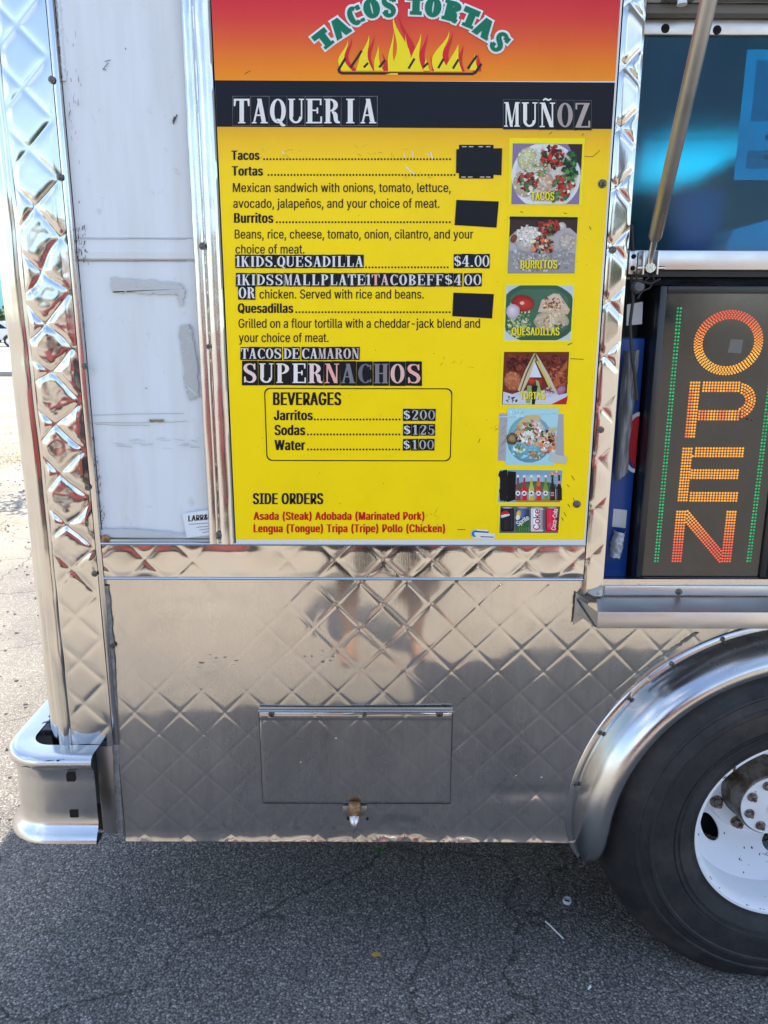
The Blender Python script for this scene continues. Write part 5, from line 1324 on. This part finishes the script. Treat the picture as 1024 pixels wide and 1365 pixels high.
# E
pts = vb(917, 598, 667, 4, 909.5); pts += hb(924, 990, 602.8, 4); pts += hb(922, 983, 632, 4); pts += hb(917, 982, 662.2, 4)
ledpart('led_letter', uniq(pts), lambda x, z: lerp(OR_, (240, 146, 50), rng.random() * .8))
# N
zt_, zb_ = Ws(908, 682)[1], Ws(902, 748)[1]; nx0 = (Ws(908, 682)[0] + Ws(902, 748)[0]) / 2; nx1 = (Ws(975, 682)[0] + Ws(968, 748)[0]) / 2
pts = band(nx0, zt_, nx0, zb_, 4) + band(nx1, zt_, nx1, zb_, 4) + band(nx0 + .003, zt_, nx1 - .003, zb_, 4)
pts = [q for q in uniq(pts) if zb_ - .002 < q[1] < zt_ + .002]
ledpart('led_letter', pts, lambda x, z: lerp(RD_, OR_, (z - zb_ - .03) / .08))
for (u0, v0, u1, v1) in [(907.5, 411, 873.5, 748), (1026, 411, 997.5, 748)]:
    xa = (Ws(u0, v0)[0] + Ws(u1, v1)[0]) / 2; za, zb2 = Ws(u0, v0)[1], Ws(u1, v1)[1]; n = int((za - zb2) / .0066)
    if u0 > 1000: xa = Ws(u1, v1)[0] + .001
    ledpart('led_strip', [(xa + s * .0028, za + (zb2 - za) * i / n) for i in range(n + 1) for s in (-1, 1)], lambda x, z: lerp((16, 150, 84), (60, 210, 130), rng.random() * .6), .0021)
# small window sticker seen on the O
p = Print(YL - .0004, 1e-5); p.q([(970, 470), (988, 471), (991, 453), (974, 452)], (112, 110, 106)); p.build('sign_sticker', M_PRINT, OS, smooth=0, color=True)
# black plastic sheet over the sign
m = MB(); nx, nyy = 80, 14; vs = []
for j in range(nyy + 1):
    for i in range(nx + 1):
        x = SX0 - .02 + (SX1 - SX0 + .25) * i / nx; f = j / nyy
        y = .03 + .09 * f; z = SZ1 + .004 + .028 * math.sin(f * 2.6) + .010 * wob(x * 1.2, f * .3, 9, 4) + .006 * wob(x, f, 24, 9)
        vs.append((x, y + .008 * wob(x, f * .4, 12, 3), max(z, SZ1 + .002)))
m.add(vs, [(j * (nx + 1) + i, j * (nx + 1) + i + 1, (j + 1) * (nx + 1) + i + 1, (j + 1) * (nx + 1) + i) for j in range(nyy) for i in range(nx)])
tag(m.build('plastic_sheet', mat('black_film', (0.02, 0.021, 0.023), .25), smooth=60), 'crumpled black plastic sheet lying along the top of the OPEN sign', 'plastic sheet')

# things behind the sign, on the counter inside the window
CT = sz1 + .0
m = MB(); m.box(gx0 + .001, gx1, .201, .62, CT - .03, CT - .001, .003); m.build('counter', M_DULL, TR)
m = MB(); m.box(gx0 + .01, gx1, PY + .05, PY + .30, gz0 - .05, gz0 - .02, .002); m.build('inner_shelf', M_DULL, TR)
SC1 = empty('soda_carton', (0.484, .15, CT), 'blue soda carton with red and white roundel behind the OPEN sign', 'carton')
m = MB(); m.box(.4535, .513, .048, .26, CT, 1.42, .004); m.build('carton_box', mat('blue_card', lin((8, 66, 140)), .4), SC1)
p = Print(.0475, 1e-4)
c0 = (.513, W(846, 590, .0475)[1]); p.ell(c0[0], c0[1], .030, .062, (224, 224, 226), 0, 30, 90, 270, px=False); p.ell(c0[0], c0[1], .023, .054, (190, 30, 44), 0, 30, 90, 270, px=False); p.ell(c0[0], c0[1], .023, .054, (24, 60, 140), 0, 20, 200, 270, px=False)
p.build('carton_roundel', M_PRINT, SC1, smooth=0, color=True); p = Print(.0475, 1e-4)
p.q([W(u, v, .0475) for u, v in [(818, 678), (836, 680), (834, 704), (816, 702)]], (206, 208, 206), False)
p.build('carton_print', M_PRINT, SC1, smooth=0, color=True); p = Print(.0475, 1e-4)
p.q([W(u, v, .0475) for u, v in [(836, 406), (857, 402), (856, 432), (835, 434)]], (206, 208, 210), False)
p.build('carton_print', M_PRINT, SC1, smooth=0, color=True)
def sheet(name, cu, y0, pts, mt, label, cat, amp=.012, seed=1):
    """crumpled hanging film between corner points"""
    m = MB(); n = 26; a, b, c, d = [Vector(W3(*q, y0)) for q in pts]; vs = []
    for j in range(n + 1):
        for i in range(n + 1):
            s, t = i / n, j / n; v = a * (1 - s) * (1 - t) + b * s * (1 - t) + c * s * t + d * (1 - s) * t
            vs.append((v.x + .003 * wob(s * 3, t * 3, 1, seed + 3), v.y - .02 * math.sin(s * math.pi) + amp * wob(s * 2.2, t * 4.5, 1.3, seed) + amp * .5 * wob(s * 6, t * 9, 1.0, seed + 5), v.z))
    m.add(vs, [(j * (n + 1) + i, j * (n + 1) + i + 1, (j + 1) * (n + 1) + i + 1, (j + 1) * (n + 1) + i) for j in range(n) for i in range(n)])
    return tag(m.build(name, mt, smooth=60), label, cat)
sheet('plastic_bag', 0, .036, [(831, 468), (852, 466), (836, 628), (818, 640)], mat('grey_film', (0.17, 0.175, 0.185), .35), 'crumpled grey plastic bag hanging beside the OPEN sign', 'bag', .010)
sheet('white_bag', 0, .040, [(818, 706), (834, 708), (828, 742), (812, 740)], mat('pale_film', (0.45, 0.47, 0.50), .35), 'small pale plastic bag at the foot of the blue carton', 'bag', .010, 8)
m = MB(); pts = []
cps = [(842, 300), (844, 340), (842, 372), (844, 400), (840, 430), (842, 470), (847, 505), (850, 540)]
for i in range(len(cps) - 1):
    for q in range(5):
        f = q / 5; pts.append(W3(cps[i][0] * (1 - f) + cps[i + 1][0] * f, cps[i][1] * (1 - f) + cps[i + 1][1] * f, .012))
m.tube(pts, .0032, 8)
tag(m.build('power_cable', M_RUBB, smooth=60), 'thick black cable hanging down beside the window post', 'cable')
m = MB(); pts = [W3(u, v, .0) for u, v in [(850, 398), (856, 388), (866, 384), (872, 374), (870, 366), (862, 372), (856, 380), (852, 376)]]
m.tube(pts, .002, 6); m.tube([W3(u, v, -.004) for u, v in [(845, 362), (849, 372), (858, 376), (868, 378), (880, 372)]], .002, 6)
tag(m.build('wire_tangle', M_RUBB, smooth=60), 'tangle of thin black wires under the strut bracket', 'wire')
m = MB(); p0 = W3(850, 382, .01); m.lathe([(.0001, -.014), (.009, -.012), (.013, -.004), (.013, .004), (.009, .012), (.0001, .014)], p0, 16); m.build('power_plug', mat('grey_plug', (.09, .09, .1), .4)); tag(bpy.data.objects['power_plug'], 'small round grey plug by the strut bracket', 'plug')
# poster and boxes behind the pane
pq = Print(PY + .006, -1e-4)
x0, z1_ = W(1000, 66, PY + .006); x0b, z0_ = W(978, 240, PY + .006)
xa = min(x0, x0b); P_ = lambda a, b: (xa + a, z0_ + b)
H_ = z1_ - z0_
pq.q([P_(0, 0), P_(.28, 0), P_(.28, H_), P_(0, H_)], (236, 236, 236), False)
pq.y = PY + .0055; pq.dy = 1e-5
for a, b, c, d in [(.02, .02, .26, .05), (.02, .10, .10, .20), (.06, .22, .24, .30), (.15, .08, .26, .19)]: pq.q([P_(a, b), P_(c, b), P_(c, d), P_(a, d)], (150, 160, 170), False)
for i in range(7): pq.q([P_(.05, .035 + i * .034), P_(.22, .035 + i * .034), P_(.22, .043 + i * .034), P_(.05, .043 + i * .034)], (70, 80, 90), False)
tag(pq.build('poster', M_PRINT, smooth=0, color=True), 'pale paper poster stuck inside the blue window pane', 'poster')
SB = gz0 - .02
m = MB(); bxa = W(884, 330, .2)[0]; bxb = W(966, 330, .2)[0]; cxx = (bxa + bxb) / 2; rr = (bxb - bxa) / 2
m.lathe([(rr * .8, 0), (rr * .97, .135), (rr * 1.05, .137), (rr * 1.05, .145), (rr * .95, .145), (rr * .78, .004), (.0001, .004)], (cxx, .22, SB), 40, axis='z')
tag(m.build('blue_tub', mat('blue_plastic', (.03, .09, .35), .4), smooth=40), 'round dark blue plastic tub behind the lower pane', 'tub')
m = MB(); x0 = W(958, 332, .1)[0]; m.prism([(x0, SB), (x0 + .3, SB), (x0 + .3, SB + .14), (x0 + .02, SB + .065)], .09, .24, bev=.004)
tag(m.build('cyan_tray', mat('cyan_plastic', (.55, .75, .8), .4)), 'pale slanted tray on the inner shelf right of the blue tub', 'tray')
# dark hood silhouette hung under the far hatch
m = MB(); m.lathe([(.0001, .30), (.12, .28), (.21, .20), (.25, .05), (.26, -.30), (.0001, -.30)], (1.42, 1.70, 1.775), 40, axis='z')
tag(m.build('apron', mat('dark_cloth', (.03, .03, .035), .9), smooth=60), 'dark cloth bundle inside the truck before the bright far hatch', 'cloth')

# ------------------------------------------------------------------ litter on the asphalt
m = MB(); c = G3(756, 1203); m.lathe([(.0105, 0.001), (.0115, .005), (.0105, .010), (.0085, .010), (.008, .001)], (c.x, c.y, 0), 24, axis='z', closed=True)
tag(m.build('bottle_cap_ring', mat('pale_plastic', (.6, .62, .64), .4)), 'small pale plastic cap ring on the asphalt near the tyre', 'litter')
m = MB(); a, b = G3(727, 1228, .004), G3(751, 1251, .004); m.tube([a, a.lerp(b, .33) + Vector((0, 0, .0015)), a.lerp(b, .34) + Vector((0, 0, .001)), b], .0019, 8)
tag(m.build('straw', mat('white_straw', (.7, .7, .68), .5)), 'thin white straw lying on the asphalt', 'litter')
m = MB(); m.tube([G3(784, 1319, .003), G3(787, 1315, .006), G3(788, 1313, .004)], [.001, .003, .0008], 6); tag(m.build('paper_scrap', mat('white_scrap', (.75, .75, .73), .8)), 'tiny white scrap on the asphalt at lower right', 'litter')
c = G3(502, 1275)
m = MB(); m.add([(c.x - .012, c.y, .003), (c.x - .004, c.y - .007, .006), (c.x + .008, c.y - .003, .004), (c.x + .010, c.y + .004, .006), (c.x, c.y + .009, .004), (c.x - .006, c.y + .005, .008)], [(0, 1, 2, 3, 4, 5)])
tag(m.build('fallen_leaf', mat('yellow_leaf', (.45, .28, .04), .7), smooth=0), 'small yellow leaf lying on the dark asphalt', 'leaf')
m = MB(); c = G3(160, 1126); rk = random.Random(3)
for i in range(5): m.add([(c.x + rk.uniform(-.02, .02), c.y + rk.uniform(-.02, .02), .001 + .012 * rk.random()) for _ in range(4)], [(0, 1, 2), (0, 2, 3)])
WD = empty('weed', G3(505, 1140), 'little green weed growing from the asphalt under the truck skirt', 'weed')
m = MB(); c = G3(505, 1140); rk = random.Random(5)
for i in range(9):
    a = rk.uniform(0, 6.28); l = rk.uniform(.03, .06); t = Vector((math.cos(a) * l * .6, math.sin(a) * l * .6, l)); s = Vector((-math.sin(a), math.cos(a), 0)) * .0035
    m.add([c - s * .5, c + s * .5, c + t * .6 + s, c + t, c + t * .6 - s], [(0, 1, 2, 3, 4)])
m.build('weed_leaf', mat('weed_green', (.05, .12, .02), .6), WD, smooth=0)
# dry grass and loose stones beyond the rear of the truck
m = MB(); rk = random.Random(11)
for i in range(2600):
    q = rk.random(); cxg, cyg = (-4.35 + rk.gauss(0, .5), 6.6 + rk.gauss(0, .45)) if q < .6 else (-3.1 + rk.gauss(0, .35), 3.9 + rk.gauss(0, .2)) if q < .75 else (rk.uniform(-7, -2), rk.uniform(5, 12))
    a = rk.uniform(0, 6.28); l = rk.uniform(.02, .09); b = Vector((cxg, cyg, 0)); t = Vector((math.cos(a) * l, math.sin(a) * l, l * rk.uniform(.1, .7))); s = Vector((-math.sin(a), math.cos(a), 0)) * .003
    m.add([b - s, b + s, b + t], [(0, 1, 2)])
tag(m.build('dry_grass', mat('straw_grass', (.38, .29, .13), .9), smooth=0), 'dry straw coloured grass scattered on the lot behind the truck', 'grass', kind='stuff')
m = MB()
for i in range(1600):
    x, y = rk.uniform(-4.5, -.9), rk.uniform(-.2, 7); r = rk.uniform(.003, .011)
    b = bmesh.new(); bmesh.ops.create_icosphere(b, subdivisions=1, radius=r)
    for v in b.verts: v.co = Vector((x, y, r * .4)) + v.co * rk.uniform(.7, 1.2)
    m.bm(b)
tag(m.build('gravel', mat('stone_grey', (.26, .24, .21), .9), smooth=0), 'loose pale stones scattered on the lot beside the bumper', 'gravel', kind='stuff')

# ------------------------------------------------------------------ cars
def car(name, label, loc, yaw, paint):
    e = empty(name, loc, label, 'car'); mt = Matrix.Translation(loc) @ Matrix.Rotation(yaw, 4, 'Z')
    M_P = mat('car_paint', paint, .22, 0.0, **{'Coat Weight': .8}); M_G = mat('car_glass', (.015, .018, .02), .05)
    def part(nm, mb, mtl, p=e, sm=35):
        mb.v = [tuple(mt @ Vector(v)) for v in mb.v]; o = mb.build(nm, mtl, sm and None, smooth=sm)
        attach(o, p); return o
    prof = [(-2.25, .42), (-2.28, .62), (-2.20, .86), (-1.25, .94), (1.9, .98), (2.22, .90), (2.26, .60), (2.2, .36)]
    for cxw in (1.38, -1.38): prof += [(cxw + .37 * math.cos(R(a)), .33 + .37 * math.sin(R(a))) for a in range(5, 180, 15)]
    m = MB(); m.prism(prof, -.86, .86, bev=.03); body = part('body', m, M_P)
    m = MB(); a = [(-1.3, .93), (1.75, .97), (1.05, 1.42), (-.45, 1.42)]
    lo = [(-1.3, -.80, .93), (1.75, -.80, .97), (1.75, .80, .97), (-1.3, .80, .93)]; hi = [(-.45, -.62, 1.43), (1.05, -.62, 1.43), (1.05, .62, 1.43), (-.45, .62, 1.43)]
    m.add(lo + hi, [(4, 5, 6, 7), (0, 1, 5, 4), (1, 2, 6, 5), (2, 3, 7, 6), (3, 0, 4, 7)]); part('cabin', m, M_P)
    def pane(pts, nm='window'):
        m = MB(); m.add(pts, [tuple(range(len(pts)))]); part(nm, m, M_G, e, 0)
    for s in (-1, 1):
        f = lambda x, z: (x, s * (.806 - (z - .95) / .46 * .18), z)
        pane([f(-1.05, .99), f(.18, 1.0), f(.18, 1.37), f(-.45, 1.37)]); pane([f(.26, 1.0), f(1.45, 1.02), f(1.0, 1.37), f(.26, 1.37)])
    pane([(-1.20, -.72, 1.0), (-1.20, .72, 1.0), (-.54, .58, 1.39), (-.54, -.58, 1.39)], 'windscreen'); pane([(1.66, -.72, 1.04), (1.66, .72, 1.04), (1.14, .58, 1.38), (1.14, -.58, 1.38)], 'rear_window')
    for xw in (-1.38, 1.38):
        for s in (-1, 1):
            m = MB(); m.lathe([(.2, -.10), (.30, -.10), (.325, -.06), (.325, .06), (.30, .10), (.2, .10)], (xw, s * .78, .325), 32, closed=True); ty = part('wheel', m, M_TYRE)
            m = MB(); m.lathe([(.2, -.09), (.17, -.07), (.05, -.08), (.0001, -.085)] if s < 0 else [(.2, .09), (.17, .07), (.05, .08), (.0001, .085)], (xw, s * .78, .325), 24); part('rim', m, M_ALU, ty)
    for s in (-1, 1):
        m = MB(); m.box(-2.285, -2.2, s * .6 - .18, s * .6 + .18, .66, .78, .02); part('headlight', m, M_WHITE)
        m = MB(); m.box(2.19, 2.27, s * .62 - .16, s * .62 + .16, .70, .84, .02); part('tail_light', m, mat('red_lens', (.35, .01, .01), .2))
    m = MB(); m.box(-2.32, -2.22, -.82, .82, .36, .54, .03); m.box(2.2, 2.31, -.82, .82, .36, .54, .03); part('bumper', m, M_P)
    return e
car('red_car', 'red saloon car parked behind the photographer, seen in the quilted steel', (-.8, -4.6, 0), R(2), (.23, .035, .032))
car('white_car', 'white car parked far off beyond the left edge of the truck', (-22.6, 43.5, 0.004), R(8), (.7, .7, .7))

# ------------------------------------------------------------------ far buildings and plants
def building(name, label, x0, x1, y0, y1, h, wall, rows, cols, face_y):
    e = empty(name, ((x0 + x1) / 2, (y0 + y1) / 2, 0), label, 'building')
    m = MB(); m.box(x0, x1, y0, y1, 0, h, .05); m.build('wall', mat('render_wall', wall, .85), e)
    m = MB(); m.box(x0 - .3, x1 + .3, y0 - .3, y1 + .3, h + .002, h + .35, .05); m.build('roof', M_CONC, e)
    gm = mat('far_glass', (.03, .04, .05), .1)
    for r_ in range(rows):
        for c_ in range(cols):
            xc = x0 + (x1 - x0) * (c_ + .5) / cols; zc = h * (r_ + .5) / rows; ww = (x1 - x0) / cols * .28; hh = h / rows * .26; yf = y0 if face_y < 0 else y1; s = -1 if face_y < 0 else 1
            m = MB(); m.box(xc - ww, xc + ww, min(yf, yf + s * .06), max(yf, yf + s * .06), zc - hh, zc + hh, .01); wn = m.build('window', M_WHITE, e)
            m = MB(); m.box(xc - ww * .85, xc + ww * .85, min(yf, yf + s * .075), max(yf, yf + s * .075), zc - hh * .88, zc + hh * .88); attach(m.build('pane', gm, smooth=0), wn)
building('turquoise_building', 'pale turquoise building far beyond the white car at the left edge', -75, -55.5, 112, 124, 14, (.22, .55, .55), 3, 5, -1)
building('beige_building', 'low beige building across the lot behind the photographer', -22, 16, -48, -38, 5.0, (.42, .36, .28), 1, 8, 1)
def leafy(name, label, cat, loc, rx, rz, trunk, n, seed):
    e = empty(name, loc, label, cat); rk = random.Random(seed); m = MB(); loc = Vector(loc)
    for i in range(n):
        d = Vector((rk.gauss(0, 1), rk.gauss(0, 1), rk.gauss(0, 1))).normalized(); r = rk.uniform(.45, 1) * (1 + .35 * noise.noise(d * 2.3 + Vector((seed, 0, 0))))
        c = loc + Vector((d.x * rx * r, d.y * rx * r, trunk + rz + d.z * rz * r)); s = rx * rk.uniform(.05, .11); a = Vector((rk.gauss(0, 1), rk.gauss(0, 1), rk.gauss(0, 1))).normalized() * s; b = a.orthogonal().normalized() * s * .6
        m.add([c - a, c + b, c + a, c - b], [(0, 1, 2, 3)])
    lm = mat('foliage', (.045, .085, .022), .7); m.build('crown', lm, e, smooth=0)
    m = MB(); m.tube([loc, loc + Vector((0.05, 0, trunk * .6)), loc + Vector((0, .05, trunk + rz))], [rx * .09, rx * .07, rx * .03], 10)
    for q in range(4): a = q * 1.57 + .4; m.tube([loc + Vector((0, 0, trunk * .8)), loc + Vector((math.cos(a) * rx * .5, math.sin(a) * rx * .5, trunk + rz * .9))], [rx * .04, rx * .015], 6)
    m.build('trunk', mat('bark', (.10, .075, .05), .9), e)
leafy('bush', 'dark green bush beside the white car at the far left', 'bush', (-27.2, 52, 0), 2.2, 1.2, .1, 1500, 2)
leafy('shadow_tree', 'unseen leafy tree added behind the truck corner to shade the ground', 'tree', (-2.55, 5.5, 0), .52, .5, 1.15, 700, 6)  # hidden tree, added to cast a shadow on the lot at left
leafy('broad_tree', 'large leafy tree behind the photographer to the left of the lot', 'tree', (-10, -34, 0), 3.2, 2.6, 1.8, 2500, 3)
leafy('slim_tree', 'slimmer leafy tree behind the photographer to the right of the lot', 'tree', (9, -30, 0), 2.2, 2.4, 1.6, 2000, 4)
# two utility poles with wires far left
pe = empty('utility_pole', (-47.5, 92, 0), 'thin utility pole with wires before the turquoise building', 'pole')
m = MB(); m.tube([(-47.5, 92, 0), (-47.5, 92, 9)], [.16, .11], 10); m.box(-48.6, -46.4, 91.9, 92.1, 8.3, 8.45, .01); m.build('pole_shaft', mat('pole_wood', (.12, .09, .07), .9), pe)
m = MB(); m.tube([(-90, 91, 8.3), (-68, 91.5, 7.9), (-47.5, 92, 8.4)], .03, 6); m.tube([(-90, 91, 6.9), (-68, 91.5, 6.5), (-47.5, 92, 7.0)], .03, 6); m.build('wire', M_RUBB, pe)

# ------------------------------------------------------------------ photographer, seen only as a reflection
def person(loc):
    e = empty('person', loc, 'person in long dark shorts and dark shirt standing before the truck, mirrored in the steel', 'person')
    V = []; E_ = []; Rd = []
    def add(p, r, par=None):
        V.append(Vector(p)); Rd.append(r)
        if par is not None: E_.append((par, len(V) - 1))
        return len(V) - 1
    pel = add((0, 0, .95), .155); ab = add((0, .01, 1.10), .145, pel); ch = add((0, 0, 1.30), .165, ab); nb = add((0, -.01, 1.46), .075, ch); nk = add((0, .01, 1.53), .058, nb)
    h1 = add((0, .025, 1.60), .082, nk); h2 = add((0, .02, 1.69), .094, h1); add((0, .01, 1.76), .07, h2)
    for s in (-1, 1):
        hp = add((s * .10, 0, .88), .105, pel); kn = add((s * .12, .015, .50), .088, hp); hm = add((s * .122, .005, .345), .084, kn); cf = add((s * .125, -.01, .31), .056, hm); an = add((s * .13, -.015, .09), .036, cf); ft = add((s * .14, .06, .035), .036, an); add((s * .15, .15, .025), .028, ft)
        sh = add((s * .19, -.005, 1.40), .062, ch); el = add((s * .25, .02 if s < 0 else .06, 1.14), .044, sh)
        if s < 0: wr = add((-.27, .10, .90), .030, el); hd = add((-.272, .125, .83), .034, wr); hb_ = hd; base = Vector((-.272, .125, .83)); fd = Vector((0, .05, -1)); sp = Vector((0, 1, 0))
        else: wr = add((.16, .22, 1.30), .030, el); hd = add((.10, .25, 1.36), .034, wr); base = Vector((.10, .25, 1.36)); fd = Vector((-.6, .25, .75)).normalized(); sp = Vector((0.5, .6, .2)).normalized()
        for q in range(4):
            o = base + sp * (.018 * (q - 1.5)) + fd * .035; l = [.066, .076, .070, .054][q]; curl = Vector((0.25 if s < 0 else -.2, -.15, 0))
            a = add(o, .0105, hd); b = add(o + fd * l * .5, .0092, a); add(o + (fd + curl).normalized() * l, .0078, b)
        tb = base + sp * .03; a = add(tb, .012, hd); add(tb + (sp + fd * .9).normalized() * .04, .010, a)
    me = bpy.data.meshes.new('body'); me.from_pydata([tuple(v + Vector(loc)) for v in V], E_, []); o = bpy.data.objects.new('tmp', me); COL.objects.link(o)
    o.modifiers.new('s', 'SKIN'); su = o.modifiers.new('u', 'SUBSURF'); su.levels = 2; su.render_levels = 2
    for i, sv in enumerate(me.skin_vertices[0].data): sv.radius = (Rd[i], Rd[i] * (.72 if i in (0, 1, 2) else 1)); sv.use_root = (i == 0)
    bpy.context.view_layer.update(); dg = bpy.context.evaluated_depsgraph_get(); nm = bpy.data.meshes.new_from_object(o.evaluated_get(dg)); bpy.data.objects.remove(o)
    nm.name = 'body'; b = bpy.data.objects.new('body', nm); COL.objects.link(b); attach(b, e)
    nm.materials.clear()
    for mm in (mat('skin', (.30, .165, .105), .5), mat('dark_shorts', (.008, .009, .014), .9), mat('dark_shirt', (.03, .035, .05), .8), mat('sandal', (.08, .05, .03), .7)): nm.materials.append(mm)
    for p in nm.polygons:
        p.use_smooth = True; c = p.center - Vector(loc); ax = abs(c.x)
        p.material_index = 3 if c.z < .02 else 1 if (.335 < c.z < .97 and ax < .235) else 2 if (.97 <= c.z < 1.50 and (ax < .22 or c.z > 1.18) and c.y < .16) else 0
    m = MB(); m.lathe([(.0001, .115), (.06, .10), (.092, .05), (.100, 0), (.094, -.05), (.08, -.07)], Vector(loc) + Vector((0, .005, 1.71)), 24, axis='z'); hr = m.build('hair', mat('dark_hair', (.02, .015, .012), .7), smooth=60); attach(hr, b)
    m = MB()
    for s in (-1, 1): m.lathe([(.0001, -.012), (.008, -.009), (.012, 0), (.008, .009), (.0001, .012)], Vector(loc) + Vector((s * .032, .105, 1.675)), 10)
    attach(m.build('eyes', mat('eye', (.03, .02, .02), .2), smooth=60), b)
    m = MB(); m.prism([(-.014, 1.635), (.014, 1.635), (.004, 1.675), (-.004, 1.675)], .105, .135, bev=.004); m.v = [tuple(Vector(v) + Vector(loc)) for v in m.v]; attach(m.build('nose', bpy.data.materials['skin']), b)
    m = MB(); m.box(-.024, .024, .098, .110, 1.603, 1.612, .003); m.v = [tuple(Vector(v) + Vector(loc)) for v in m.v]; attach(m.build('mouth', mat('lips', (.3, .1, .09), .5)), b)
    for s in (-1, 1):
        m = MB(); m.lathe([(.0001, -.008), (.016, -.006), (.02, 0), (.016, .006), (.0001, .008)], Vector(loc) + Vector((s * .098, .0, 1.665)), 12); attach(m.build('ear', bpy.data.materials['skin'], smooth=60), b)
person((0.03, -1.83, 0))
gp.y = gp.y
attach(gp.build('grime_spots', M_PRINT, smooth=0, color=True), TR)
